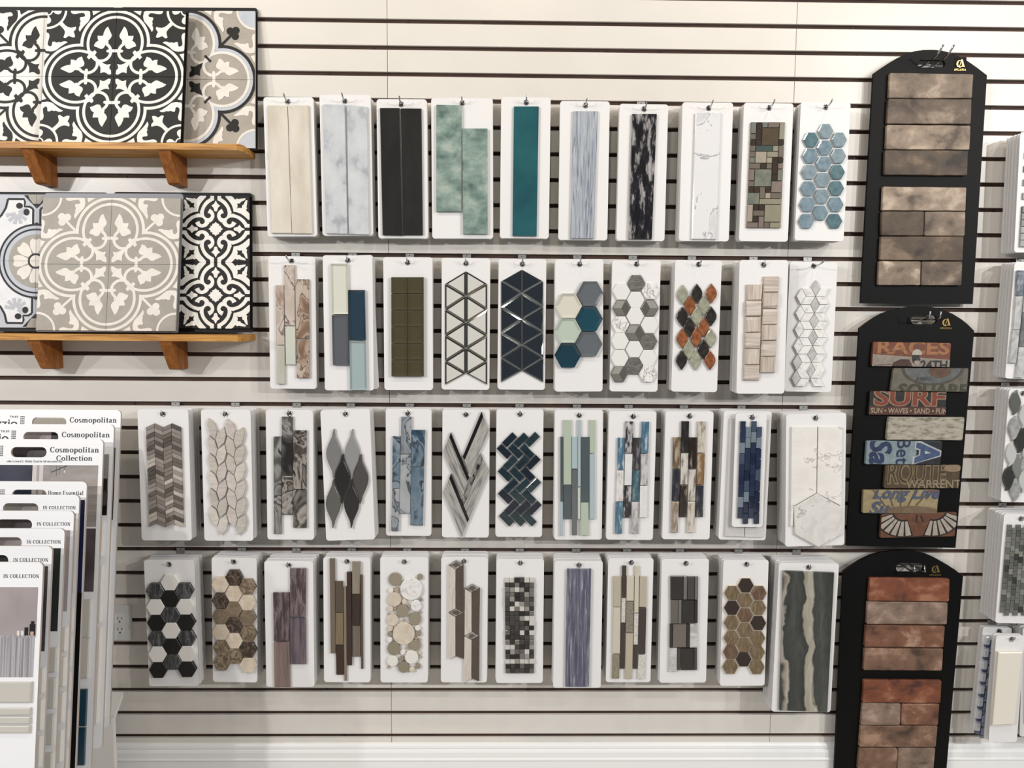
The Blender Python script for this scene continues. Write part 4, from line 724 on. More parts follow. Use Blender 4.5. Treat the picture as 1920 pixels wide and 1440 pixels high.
b.tile([(404, 352), (655, 348), (572, 1100), (340, 1112)], mk('plain_cream_tile', (226, 220, 205), rough=.3), .013, (.0028, .0015))
b = Board('cream tile cut off by the lower right edge', 'R5', [(645, 80), (1100, 85), (1085, 1220), (628, 1215)], (880, 120), .07, .016)
b.tile([(700, 300), (1040, 305), (1020, 1100), (690, 1095)], mk('plain_cream_tile', (226, 220, 205), rough=.3), .008)

# ------------------------------------------------------------------ black brick boards on double hooks
GOLD = mk('gold_foil', (196, 164, 92), rough=.3, metal=.85)
def wobble(P, amp, k=4):
    """brick outline with slightly uneven edges"""
    out = []
    n = len(P)
    for i in range(n):
        a, b_ = Vector(P[i]), Vector(P[(i+1) % n]); L_ = (b_-a).length; t = (b_-a).normalized(); nn = Vector((-t.y, t.x))
        m = max(2, int(k*L_/.12))
        for j in range(m):
            f = (j+.0)/m
            if j == 0: out += [tuple(a+t*.003)] if True else []
            else: out.append(tuple(a+(b_-a)*f+nn*random.uniform(-amp, amp)))
        out.append(tuple(b_-t*.003))
    return out
def brickmat(name, c0, c1, c2):
    def k(c, f): g = sum(c)/3; return tuple(max(0, min(255, (g+(v-g)*1.35)*f)) for v in c)
    return mk(name, [(.26, k(c0, .72)), (.42, k(c1, .84)), (.56, k(c1, .95)), (.74, k(c2, 1.02))], (13, 13, 17), detail=11, rough=.65, bump=.35, distort=.25)
BK = dict(l=brickmat('brick_pale_taupe', (116, 102, 88), (146, 131, 116), (172, 158, 143)), m=brickmat('brick_mid_taupe', (92, 79, 68), (118, 104, 91), (150, 136, 122)), d=brickmat('brick_dark_taupe', (78, 66, 54), (100, 86, 73), (126, 110, 94)), c=brickmat('brick_cream_worn', (128, 112, 98), (164, 148, 132), (186, 172, 156)), w=brickmat('brick_whitewashed', (112, 97, 84), (150, 134, 118), (196, 184, 168)),
          r=brickmat('brick_rust', (98, 56, 38), (130, 78, 54), (152, 112, 88)), n=brickmat('brick_rosy_brown', (104, 80, 64), (132, 104, 86), (158, 132, 114)), o=brickmat('brick_red_mixed', (102, 66, 48), (132, 94, 74), (164, 138, 122)), g=brickmat('brick_grey_rose', (116, 98, 86), (146, 126, 112), (166, 148, 136)), b=brickmat('brick_umber', (88, 66, 48), (112, 86, 66), (136, 108, 86)))
class Plaque:
    def __init__(s, label, crop, outline, d, slot, logo, brw=None, deep=None):
        s.crop = CR[crop]; s.d = d; P = [s.px(*p) for p in outline]
        b0 = min(P, key=lambda p: p[0]); by = max(p[1] for p in P)
        s.fr = Fr(pix(sum(p[0] for p in P if p[1] > by-15)/max(1, len([p for p in P if p[1] > by-15])), by, d)); s.e = s.fr.emp('brick_display_board'); tag(s.e, label, 'display board', 'black arched display boards')
        q = [s.fr.L(*p) for p in P]
        sl = [s.fr.L(*s.px(*p)) for p in slot]; (x0, z1), (x1, z0) = sl
        # arch resampled as a smooth curve between the two shoulders
        plate('board', q, [rrect(x0, z0, x1, z1, (z1-z0)/2-.0004)], -.010, 0, BLACK, s.e)
        s.slot = ((x0+x1)/2, (z0+z1)/2, x1-x0)
        cx, cz = s.fr.L(*s.px(*logo[0])); w = logo[1]
        c = prism('logo_card', rrect(cx-w*.72, cz-w*.95, cx+w*.72, cz+w*.72, .002), 0, .0006, mk('logo_card_black', (10, 9, 8), rough=.6, spec=.15), s.e)
        Q = [(cx-w*.5, cz+w*.5), (cx+w*.5, cz+w*.5), (cx+w*.5, cz-w*.5), (cx-w*.5, cz-w*.5)]
        polys = []
        A0, A1 = ell(.40, .44, .38, .42, 62, 330, 22), ell(.46, .44, .25, .37, 66, 325, 22)
        for i in range(22): polys.append([A0[i], A0[i+1], A1[i+1], A1[i]])
        polys += [[(.58, 1.0), (.74, .92), (1.02, .1), (.78, .1)], [(.62, .95), (.66, .9), (.42, .12), (.36, .12)], [(.28, .10), (.5, .10), (.5, .15), (.28, .15)], [(.72, .10), (1.06, .10), (1.06, .15), (.72, .15)], strokep([(.5, .05), (.62, .12)], .06)[0]]
        inkpolys('emblem', polys, Q, .0008, GOLD, c, False)
        inkpolys('lettering', fit(serif('OPULENZA', .1), -.22, -.36, 1.22, -.14), Q, .0008, GOLD, c, False)
        # double prong hook through the slot
        o = s.fr.o; hx, hz = o.x+s.slot[0], o.z+s.slot[1]
        k = round((GZ-hz)/PITCH); gz = GZ-k*PITCH
        e = empty('double_prong_hook', (hx, 0, gz)); tag(e, 'chrome double hook for the '+label, 'hook', 'double prong hooks through the handle slots')
        pl = prism('bracket', [(-.03, -.02), (.03, -.02), (.03, .0045), (-.03, .0045)], .0008, .003, CLIP, e, (.0006, .0006))
        dz = hz-gz+.001
        for sx in (-1, 1):
            xx = sx*.0155
            tube('prong', [(xx, -.003, dz), (xx, -d-.03, dz), (xx, -d-.058, dz+.006), (xx, -d-(deep or .085), dz+.024)], .0028, METAL, e)
        tube('crossbar', [(-.0155, -d*.55, dz), (.0155, -d*.55, dz)], .0024, METAL, e)
    def px(s, x, y): x0, y0, k = s.crop; return (x0+x/k, y0+y/k)
    def brick(s, q, mat, h=.011, name='brick'):
        P = [s.fr.L(*s.px(*p), h) for p in q]
        s.Q = P; s.h = h
        return prism(name, wobble(P, .0006), 0, h, mat, s.e, (.0016, .0014))
arch1 = [(110,165),(150,137),(190,111),(235,84),(280,63),(330,46),(380,39),(430,38),(475,42),(520,53),(570,74),(620,101),(670,136),(722,176)]
b = Plaque('black arched board of taupe and cream bricks', 'S', arch1+[(645,1412),(40,1408)], .03, [(350,93),(495,136)], ((578,112), .0245))
for q, t in (([(198,163),(650,170),(642,300),(192,299)],'l'),([(190,303),(640,305),(635,439),(183,437)],'m'),([(182,443),(634,448),(628,578),(177,575)],'c'),([(172,580),(622,583),(616,717),(168,714)],'d'),([(162,777),(612,782),(607,909),(157,906)],'c'),([(155,911),(383,911),(380,1042),(152,1041)],'d'),([(388,913),(606,913),(602,1044),(384,1043)],'l'),([(150,1047),(597,1047),(592,1177),(145,1174)],'d'),([(140,1180),(366,1182),(362,1310),(135,1310)],'w'),([(371,1182),(590,1182),(585,1312),(367,1311)],'m')): b.brick(q, BK[t])
arch3 = [(108,180),(160,140),(215,105),(280,75),(350,54),(420,44),(500,42),(570,48),(640,64),(700,90),(770,130),(825,165),(877,206)]
b = Plaque('black arched board of rust red bricks', 'U', arch3+[(752,1668),(42,1662)], .036, [(447,122),(625,182)], ((700,160), .0255), deep=.05)
for q, t in (([(280,218),(792,225),(787,371),(268,366)],'r'),([(265,372),(780,378),(773,518),(257,516)],'g'),([(252,522),(762,530),(752,666),(245,663)],'o'),([(245,672),(750,675),(742,815),(238,812)],'n'),([(240,877),(740,880),(733,1024),(232,1020)],'r'),([(232,1026),(478,1028),(472,1165),(220,1165)],'g'),([(485,1030),(727,1030),(716,1166),(479,1164)],'o'),([(220,1170),(715,1172),(703,1308),(210,1306)],'n'),([(210,1314),(458,1316),(450,1452),(200,1450)],'n'),([(462,1314),(700,1314),(688,1452),(455,1452)],'g'),([(200,1458),(690,1460),(680,1590),(192,1588)],'o')): b.brick(q, BK[t])
arch2 = [(95,166),(135,135),(175,108),(225,82),(280,63),(340,49),(400,43),(460,42),(515,49),(570,64),(620,86),(670,117),(706,147),(740,181)]
b = Plaque('black arched board of vintage poster bricks', 'T', arch2+[(635,1402),(22,1390)], .042, [(386,94),(530,144)], ((582,132), .0245), deep=.06)
def ink(n, c):
    c = tuple(int(v*.86) for v in c)  # poster inks darkened, the shade they hang in put into the colour
    return mk('poster_'+n, [(.3, tuple(max(0, v-16) for v in c)), (.7, c)], (60, 60, 60), detail=8, rough=.55)
def pr(o, name, polys, m, dh=.0003): return inkpolys('print_'+name, polys, b.Q, b.h+dh, m, o)
o = b.brick([(175,243),(612,250),(600,384),(165,379)], ink('terracotta', (148, 78, 50)))
pr(o, 'ground', [[(0, 0), (1, 0), (1, .3), (0, .5)]], ink('bone', (172, 158, 142)))
pr(o, 'letters', fit(text2d('RACES', .03), .05, .5, .98, 1.1), ink('orange', (196, 130, 72)), .0006)
pr(o, 'figures', fit(text2d('24TH', .03), .62, -.12, .97, .27), INK, .0006)
pr(o, 'rider', [[(.25, 0), (.27, .16), (.36, .30), (.47, .30), (.5, .15), (.52, 0)]], ink('rider_brown', (92, 52, 40)), .0006)
pr(o, 'goggles', [ell(.555, .34, .05, .22, 0, 360, 16)], INK, .0008)
pr(o, 'face', [ell(.575, .20, .035, .14, 0, 360, 12)], ink('face_bone', (186, 172, 156)), .0011)
pr(o, 'helmet', [ell(.565, .52, .065, .2, -10, 190, 14)], ink('helmet_bone', (208, 200, 188)), .0013)
for lx in (.558, .597): pr(o, 'lens', [ell(lx, .3, .018, .06, 0, 360, 10)], INK, .0015)
for sl_ in (strokep([(.03, .03), (.25, .08)], .02), strokep([(.02, .5), (.42, .72)], .012)): pr(o, 'speed_line', sl_, ink('line_brown', (84, 48, 38)), .0009)
o = b.brick([(288,390),(710,392),(698,524),(270,520)], ink('faded_grey', (128, 122, 106)))
A0, A1 = ell(.52, 1.05, .42, .78, 180, 360, 20), ell(.52, 1.05, .38, .7, 180, 360, 20)
pr(o, 'lens', [A1], ink('pewter', (116, 120, 120)))
pr(o, 'rim', [[A0[i], A0[i+1], A1[i+1], A1[i]] for i in range(20)], ink('rim', (96, 86, 72)), .0006)
pr(o, 'badge', [ell(.62, .9, .15, .32, 0, 360, 18)], ink('rusty', (122, 84, 58)), .0006)
pr(o, 'scrawl', fit(text2d('JUMBO', .02, .3), .3, .42, .52, .62), ink('scrawl', (78, 84, 90)), .0009)
pr(o, 'letters', fit(text2d('SQUARE', .03), .1, -.3, 1.02, .34), ink('olive', (84, 82, 56)), .0009)
o = b.brick([(155,520),(588,527),(577,656),(147,652)], ink('dark_panel', (44, 38, 34)))
pr(o, 'band', [[(0, 0), (1, 0), (1, .36), (0, .36)]], ink('rust_band', (112, 56, 38)))
pr(o, 'letter_outline', fit(text2d('SURF', .055), .045, .36, .99, 1.16), ink('edge_sand', (176, 150, 118)), .0004)
pr(o, 'letters', fit(text2d('SURF', .02), .065, .40, .975, 1.14), ink('surf_red', (164, 68, 40)), .0007)
pr(o, 'motto', fit(text2d('SUN • WAVES • SAND • FUN', .03), .02, .06, 1.02, .3), ink('motto_sand', (186, 164, 138)), .0007)
b.brick([(260,665),(687,668),(675,798),(247,795)], mk('poster_whitewash', [(.3, (116, 110, 94)), (.5, (162, 155, 138)), (.75, (178, 171, 154))], (30, 30, 90), detail=9, rough=.6))
o = b.brick([(137,800),(560,803),(548,934),(128,932)], ink('powder_blue', (150, 172, 178)))
pr(o, 'night', [[(.68, 0), (1, 0), (1, 1), (.66, 1)]], ink('night', (40, 44, 56)))
pr(o, 'a_outline', [[(.62, .0), (.62, .36), (.66, .36), (.70, .42), (.70, .62), (.64, .66), (.64, 1), (.72, 1), (1.0, .6), (1.0, .36)]], ink('outline_ice', (198, 208, 208)), .0005)
pr(o, 'a_blue', [[(.65, .05), (.65, .30), (.72, .40), (.72, .66), (.66, .72), (.66, .95), (.72, .92), (.98, .56), (.98, .40)]], ink('denim_blue', (78, 102, 150)), .0008)
pr(o, 'a_hole', [[(.78, .46), (.78, .60), (.87, .5)]], ink('outline_ice', (198, 208, 208)), .0011)
pr(o, 'word_bet', fit(text2d('Bet', .01), .40, .02, .58, 1.08, 1), ink('navy_script', (40, 62, 116)), .0008)
pr(o, 'word_sa', fit(text2d('Sa', .03, .2), .04, .0, .34, 1.1, 1), ink('navy_script', (40, 62, 116)), .0008)
o = b.brick([(243,937),(663,935),(655,1065),(233,1067)], ink('rope_brown', (104, 84, 56)))
pr(o, 'letters', fit(text2d('ROUTE', .05), .03, .15, .82, 1.2), ink('rope_gold', (158, 136, 96)), .0005)
pr(o, 'letters_inner', fit(text2d('ROUTE', -.005), .04, .22, .81, 1.16), ink('rope_shadow', (92, 68, 42)), .0008)
pr(o, 'word', fit(text2d('WARRENT', .02), .28, .0, 1.02, .36), ink('rope_pale', (170, 154, 120)), .0008)
pr(o, 'swoosh', [ell(.9, .86, .12, .16, 0, 360, 16)], ink('rope_sand', (176, 150, 118)), .0008)
o = b.brick([(118,1077),(545,1077),(530,1207),(112,1207)], ink('straw', (186, 168, 122)))
pr(o, 'rays', [p for x in (.1, .3, .5, .7, .9) for p in strokep([(.5+(x-.5)*.5, .3), (x, 1.1)], .022)], ink('ray_brown', (128, 98, 66)))
pr(o, 'ground', [ell(.62, -.02, .45, .34, 0, 180, 16)], ink('ground_brown', (146, 120, 90)), .0005)
pr(o, 'corner', [[(.84, 1), (1, 1), (1, .86), (.93, .82)]], ink('corner_red', (166, 84, 58)), .0005)
pr(o, 'script', fit(text2d('Long Live', .035, .35), .12, .46, 1.02, 1.14), ink('script_blue', (98, 108, 134)), .0008)
pr(o, 'script', fit(text2d('Su', .04, .3), .08, -.1, .36, .52), ink('script_blue', (98, 108, 134)), .0008)
o = b.brick([(220,1212),(643,1203),(632,1338),(212,1347)], ink('leather', (136, 84, 56)))
fe = []; fo = []
for sx in (0, 1):
    for i in range(6):
        a0 = math.radians(200+i*15); cx, cz = .30, 1.15
        def pp(a, r): x = cx+r*math.cos(a)*.42; return (x if not sx else 1-x, cz+r*math.sin(a)*1.15)
        fe.append([pp(a0, .42), pp(a0, .95), pp(a0+.19, .95), pp(a0+.19, .42)]); fo.append([pp(a0-.05, .36), pp(a0-.05, 1.0), pp(a0+.24, 1.0), pp(a0+.24, .36)])
for k in (0, 6):
    pr(o, 'wing_outline', fo[k:k+6], ink('wing_black', (48, 26, 20)))
    pr(o, 'wing', fe[k:k+6], ink('wing_bone', (196, 186, 172)), .0006)
pr(o, 'crest', strokep([(.47, .95), (.47, .64), (.56, .64), (.52, .9)], .018), ink('wing_black', (48, 26, 20)), .0006)
pr(o, 'foot_bar', strokep([(.43, .02), (.66, .06)], .05), ink('wing_black', (48, 26, 20)), .0006)

# ------------------------------------------------------------------ wooden shelves with patterned tile boards
PINE = mk('honey_pine', [(.3, (172, 110, 30)), (.5, (204, 142, 50)), (.7, (218, 160, 66))], (6, 60, 120), detail=5, distort=.6, rough=.5)
PINE2 = mk('honey_pine_bracket', [(.3, (148, 80, 12)), (.6, (172, 100, 24)), (.8, (186, 114, 34))], (60, 60, 9), detail=5, distort=.6, rough=.5)
SD = .125
def shelf(label, xr, ytop, ybot, br):
    zt = pix(450, ytop, SD).z; zb_ = pix(450, ybot, SD).z; X1 = pix(xr, ytop, 0).x
    e = empty('wall_shelf', ((-1.62+X1)/2, 0, zb_)); tag(e, label, 'shelf', 'honey pine shelves')
    cx = e.location.x
    P = [(-1.62-cx, 0), (X1-cx, 0), (X1-cx, -SD*.86), (X1-cx-.012, -SD), (-1.62-cx, -SD)]
    th = zt-zb_; nP = len(P)
    mesh('plank', [(x, y, z) for z in (0, th) for x, y in P], [list(range(nP)), list(range(nP, 2*nP))]+[[i, (i+1) % nP, nP+(i+1) % nP, nP+i] for i in range(nP)], PINE, e)
    for xw, yb in br:
        w = pix(xw, yb, 0); h = zb_-w.z; x1 = w.x-cx; x0 = x1-.034
        pr_ = [(0, 0), (-.118, 0), (-.112, -.012), (-.06, -h+.004), (-.05, -h), (0, -h)]; m_ = len(pr_)
        mesh('bracket', [(x, y, z) for x in (x0, x1) for y, z in pr_], [list(range(m_)), list(range(m_, 2*m_))]+[[i, (i+1) % m_, m_+(i+1) % m_, m_+i] for i in range(m_)], PINE2, e)
    return zt
Z1 = shelf('honey pine shelf under the upper patterned tile boards', 478, 269.5, 281.5, [(109, 351), (352, 352)])
Z2 = shelf('honey pine shelf under the lower patterned tile boards', 479, 628.5, 640.5, [(119, 690), (353, 691)])
# quatrefoil pattern, upper right quarter of a two by two field, corner of the field at (1,1)
ZQ = [(135, 105), (1470, 105), (1425, 1360), (60, 1352)]
def z2u(P):
    out = []
    for x, y in P:
        t = (1352-y)/1247; s = (x-(60+75*t))/(1365-30*t); out.append((s, t))
    return out
def sym(polys): return polys+[[(y, x) for x, y in P] for P in polys]
def arcband(c, r0, r1, n=18):
    """lobe band centred on (0,c) from the axis to the diagonal"""
    def dg(r): q = 4*c*c-8*(c*c-r*r); t = (2*c+math.sqrt(max(q, 0)))/4; return math.degrees(math.atan2(t-c, t))
    a, b_ = dg(r1), dg(r0); o_ = [(r1*math.cos(math.radians(90+(a-90)*i/n)), c+r1*math.sin(math.radians(90+(a-90)*i/n))) for i in range(n+1)]
    i_ = [(r0*math.cos(math.radians(90+(b_-90)*i/n)), c+r0*math.sin(math.radians(90+(b_-90)*i/n))) for i in range(n+1)]
    return [[o_[i], o_[i+1], i_[i+1], i_[i]] for i in range(n)]
CC = .5157
def ringband(cx, cy, r0, r1, a0, a1, n=20):
    A, B = ell(cx, cy, r1, r1, a0, a1, n), ell(cx, cy, r0, r0, a0, a1, n); return [[A[i], A[i+1], B[i+1], B[i]] for i in range(n)]
LOBE1 = sym(arcband(CC, .457, .5)); LOBEB = sym(arcband(CC, .41, .457)); LOBE2 = sym(arcband(CC, .37, .41))
RINGS = sym(ringband(.376, .194, .118, .16, -30, -245))
LEAF = sym([smoothp(z2u([(270,400),(310,440),(340,520),(345,575),(400,580),(452,575),(445,630),(425,670),(480,710),(505,775),(440,795),(370,825),(315,815),(290,770),(275,735),(235,745),(225,700),(240,675),(195,620),(180,570),(215,500),(250,440)]))])
LILYIN = [smoothp(z2u([(310,1085),(390,1050),(360,1130),(325,1190),(318,1290),(240,1270),(150,1315),(105,1305),(120,1230),(155,1190),(135,1115),(215,1125)]))]
CLASP = [z2u([(435,890),(478,850),(512,880),(560,860),(620,868),(590,940),(618,985),(570,1028),(535,990),(430,1060),(400,1030),(465,950)])]
PEG = sym([z2u([(565,1352),(565,1235),(575,1210),(597,1203),(620,1210),(628,1235),(628,1352)])])
SCROLL = sym([smoothp(z2u([(690,106),(1030,106),(1005,150),(940,165),(860,150),(780,145),(740,185),(755,215),(830,225),(835,260),(815,300),(825,350),(815,370),(835,430),(825,480),(805,500),(780,450),(720,370),(660,300),(640,220),(650,160)]))])
TRI = sym([z2u([(450, 106), (610, 106), (585, 190)])])
CORN = ringband(1, 1, .247, .28, 180, 270, 14)
CDISC = [ell(1, 1, .247, .247, 180, 270, 14)+[(1, 1)]]
CSM = sym([z2u([(1200,106),(1385,106),(1345,140),(1310,165),(1255,175),(1215,150)])])+ringband(1, 1, .055, .075, 180, 270, 8)
LILYOUT = [smoothp(z2u([(1165,320),(1215,375),(1140,440),(1095,510),(1115,610),(1075,625),(1010,580),(935,610),(890,605),(905,545),(930,505),(890,450),(895,405),(990,425),(1080,395)]))]
CLUB = [ell(.63, .705, .055, .055, 0, 360, 16), ell(.705, .63, .055, .055, 0, 360, 16), ell(.715, .715, .055, .055, 0, 360, 16)]+strokep([(.5, .5), (.69, .69)], .036)
CLUB.append([(.62, .66), (.66, .62), (.74, .7), (.7, .74)])
BARD = strokep([(.255, .345), (.345, .255)], .035)
class Deco:
    def __init__(s, label, crop, tiles, d, lean, back, backmat, nm='patterned_tile_board', th=.007, notch=None):
        """tiles = TL,TR,BR,BL of the field in crop pixels; back = margins (left,top,right,bottom) of the backing in metres"""
        s.crop = CR[crop]; q = [s.px(*p) for p in tiles]
        f0 = Fr(pix((q[2][0]+q[3][0])/2, (q[2][1]+q[3][1])/2, d), lean)
        L_ = [f0.L(*p) for p in q]
        bot = min(L_[2][1], L_[3][1])-back[3]
        s.fr = Fr(f0.o+f0.R@Vector((0, 0, bot)), lean); s.e = s.fr.emp(nm); tag(s.e, label, 'tile board', 'patterned tile boards on the pine shelves')
        s.Q = [s.fr.L(*p) for p in q]; x0 = min(p[0] for p in s.Q)-back[0]; x1 = max(p[0] for p in s.Q)+back[2]; z1 = max(p[1] for p in s.Q)+back[1]
        tl, tr, br, bl = s.Q; lf, tp, rt, bt = back
        C = [(br[0]+rt, br[1]-bt), (tr[0]+rt, tr[1]+tp), (tl[0]-lf, tl[1]+tp), (bl[0]-lf, bl[1]-bt)]; out = []
        for i in range(4):
            p, a_, b_ = Vector(C[i]), Vector(C[i-1]), Vector(C[(i+1) % 4]); r = .009 if i in (1, 2) else .002
            p1 = p+(a_-p).normalized()*r; p2 = p+(b_-p).normalized()*r
            out += [tuple(p1*(1-t)**2+p*2*t*(1-t)+p2*t*t) for t in (0, .25, .5, .75, 1)]
        z1 = max(p[1] for p in C)-.0015
        holes = [arc((x0+x1)/2+sx*(x1-x0)*.2, z1-.009, .0028, 0, 315, 7) for sx in (-1, 1)] if back[1] > .015 else []
        plate('backing', out, holes, -th-.004, -th, backmat, s.e); s.th = th
    def px(s, x, y): x0, y0, k = s.crop; return (x0+x/k, y0+y/k)
    def quarters(s):
        c = bil(s.Q, .5, .5); tl, tr, br, bl = s.Q; T, R_, B, L_ = bil(s.Q, .5, 1), bil(s.Q, 1, .5), bil(s.Q, .5, 0), bil(s.Q, 0, .5)
        # each quarter as TL,TR,BR,BL quad in pattern space: (0,0)=centre, (1,1)=outer corner
        return [(T, tr, R_, c), (T, tl, L_, c), (B, br, R_, c), (B, bl, L_, c)]
    def lay(s, base, inks, quads=None):
        for Q in quads or s.quarters():
            g = .0004; cx = sum(p[0] for p in Q)/4; cz = sum(p[1] for p in Q)/4
            q2 = [(x+(cx-x)*.004, z+(cz-z)*.004) for x, z in Q]
            t = prism('tile', q2, -s.th, 0, base, s.e, (.0004, .0004))
            for k, (nm, polys, m) in enumerate(inks): inkpolys(nm, polys, q2, .00025*(k+1), m, t)
TB, TW = mk('encaustic_black', (46, 45, 43), (30, 30, 30), rough=.5, spec=.2), mk('encaustic_white', (234, 231, 225), (30, 30, 30), rough=.5, spec=.2)
TG, TL_ = mk('encaustic_taupe', (176, 168, 156), (30, 30, 30), rough=.5, spec=.2), mk('encaustic_ivory', (228, 222, 213), (30, 30, 30), rough=.5, spec=.2)
TS, TBL = mk('encaustic_stone_grey', (170, 165, 155), (30, 30, 30), rough=.5, spec=.2), mk('encaustic_sky_blue', (190, 196, 206), (30, 30, 30), rough=.5, spec=.2)
GB_ = mk('grey_display_panel', (120, 120, 130), rough=.4)
ALLW = LOBE1+LOBE2+RINGS+LEAF+LILYIN+CLASP+PEG+SCROLL+TRI+CORN
lean = math.radians(5)
D = Deco('black and white quatrefoil tile board in the middle of the upper shelf', 'X1', [(345,77),(1340,80),(1300,1028),(275,1025)], .098, lean, (.0, .013, .004, .002), BPANEL)
D.lay(TB, [('motif', ALLW+LILYOUT+CSM, TW)])
D = Deco('white tile board with black quatrefoil motif at the left of the upper shelf', 'X1', [(-175,72),(815,76),(795,1028),(-225,1026)], .075, lean, (.004, .013, .004, .002), BPANEL)
D.lay(TW, [('motif', [p for p in ALLW if p not in CORN]+CLUB+CORN, TB)])
D = Deco('taupe tile board with sky blue bands at the right of the upper shelf', 'X1', [(870,75),(1838,80),(1838,1068),(845,1058)], .052, lean, (.004, .013, .004, .004), BPANEL)
D.lay(TG, [('pale_blue_band', LOBEB, TBL), ('pale_blue_corner', CDISC, TBL), ('motif', LOBE2+RINGS+LEAF+PEG+SCROLL+TRI+CORN, TL_), ('black_line', LOBE1+CLUB+LILYIN+BARD, TB)])
D = Deco('stone grey tile board with white quatrefoil in the middle of the lower shelf', 'X2', [(310,155),(1302,160),(1264,1118),(256,1112)], .096, lean, (.0, .0145, .004, .003), GB_)
D.lay(TS, [('motif', ALLW+CLUB, TL_)])
# octagon and flower pattern, quarter authored from the upper left tile seen in the photograph
def c2u(P): return [((358-x)/654, (702-y)/654) for x, y in P]
tw = .03
OCT = [strokep(c2u([(358, 330), (325, 340), (325, 190)]), tw), strokep(c2u([(80, 93), (235, 93), (245, 125), (240, 165), (290, 168), (325, 190)]), tw), strokep(c2u([(80, 93), (60, 180), (20, 250), (-30, 300)]), tw)]
BAND = [c2u([(358, 48), (358, 345), (325, 340), (325, 190), (290, 168), (240, 165), (245, 125), (235, 93), (80, 93), (60, 180), (0, 270), (-50, 320), (-296, 320), (-296, 48)])]
D = Deco('sky blue octagon tile board with a white flower at the left of the lower shelf', 'X2', [(-222,130),(755,136),(740,1096),(-232,1090)], .072, lean, (.004, .009, .004, .010), BPANEL)
U_ = lambda r: ell(0, 0, r, r, 0, 90, 20)+[(0, 0)]
pet = []
for k in range(3):
    a = math.radians(22.5+45*k-22.5); pa = [(.1, -.03), (.2, -.1), (.29, -.11), (.335, -.07), (.32, -.0), (.335, .07), (.29, .11), (.2, .1), (.1, .03)]
    pet.append([(x*math.cos(a)-y*math.sin(a)*.78, x*math.sin(a)+y*math.cos(a)*.78) for x, y in pa])
pet = [smoothp(p) for p in pet]
fl_ = []
for k in range(7):
    a = math.radians(150+k*33); fl_.append([(.29+.03*math.cos(a+.6), .72+.03*math.sin(a+.6)), (.29+.17*math.cos(a+.16), .72+.17*math.sin(a+.16)), (.29+.17*math.cos(a-.16), .72+.17*math.sin(a-.16)), (.29+.03*math.cos(a-.6), .72+.03*math.sin(a-.6))])
D.lay(mk('encaustic_pale_white', (224, 225, 228), (30, 30, 30), rough=.5, spec=.2), [
    ('blue_band', BAND+[U_(.56)], TBL), ('grey_flower', fl_, mk('encaustic_lilac_grey', (176, 178, 188), rough=.5)), ('black_line', [p for s_ in OCT for p in s_]+ringband(0, 0, .53, .56, 0, 90)+[ell(.255, .83, .05, .045, 0, 360, 14), ell(.15, .735, .045, .05, 0, 360, 14)]+[[(0, .985), (0, .79), (.19, .99)]], TB),
    ('pale_blue_ring', [U_(.53)], TBL), ('inner_line', ringband(0, 0, .462, .487, 0, 90), TB), ('corner_line', ringband(1, 1, .30, .33, 180, 270), TB), ('taupe_disc', [U_(.40)], TS), ('taupe_scallop', [[(0, 1), (0, .86), (.05, .86), (.1, .93), (.13, 1)]], TS), ('petals', pet, TL_), ('eye', [U_(.115)], TB), ('pupil', [U_(.085)], TL_)])
# scroll pattern: one tile symmetric about its own centre
def y2u(P): return [((x-712)/645, (705-y)/645) for x, y in P]
S1 = smoothp(y2u([(745,57),(818,57),(818,100),(890,150),(960,240),(1000,340),(1006,411),(848,569),(810,570),(765,530),(738,460),(745,400),(775,350),(825,310),(850,355),(865,395),(825,405),(800,440),(815,475),(850,498),(890,490),(930,450),(940,380),(915,290),(850,210),(780,160),(745,148)]), 2)
S2 = y2u([(712,150),(745,215),(795,250),(755,290),(735,360),(712,360)])
S3 = y2u([(712,705),(712,567),(740,598),(780,608),(768,636),(783,634),(783,649),(808,640),(812,675),(850,705)])
S4 = smoothp(y2u([(895,60),(1010,60),(1060,105),(1085,130),(1120,105),(1145,118),(1200,108),(1280,98),(1275,130),(1230,155),(1190,175),(1180,200),(1120,205),(1130,255),(1110,307),(1052,365),(1040,300),(1010,220),(950,140),(900,85)]), 2)
D = Deco('black and white scroll tile board at the right of the lower shelf', 'X2', [(822,136),(1797,145),(1800,1100),(808,1094)], .05, lean, (.004, .011, .005, .010), BPANEL)
inks = [('motif', sym([S1, S2, S4])+[S3], TW)]
for i in (0, 1):
    for j in (0, 1):
        q = [bil(D.Q, i/2, (j+1)/2), bil(D.Q, (i+1)/2, (j+1)/2), bil(D.Q, (i+1)/2, j/2), bil(D.Q, i/2, j/2)]
        cx = sum(p[0] for p in q)/4; cz = sum(p[1] for p in q)/4; q = [(x+(cx-x)*.003, z+(cz-z)*.003) for x, z in q]
        t = prism('tile', q, -D.th, 0, TB, D.e, (.0004, .0004))
        c, T, B, L_, R_ = bil(q, .5, .5), bil(q, .5, 1), bil(q, .5, 0), bil(q, 0, .5), bil(q, 1, .5)
        for Q4 in ((T, q[1], R_, c), (T, q[0], L_, c), (B, q[2], R_, c), (B, q[3], L_, c)): inkpolys('motif', inks[0][1], Q4, .00025, TW, t)

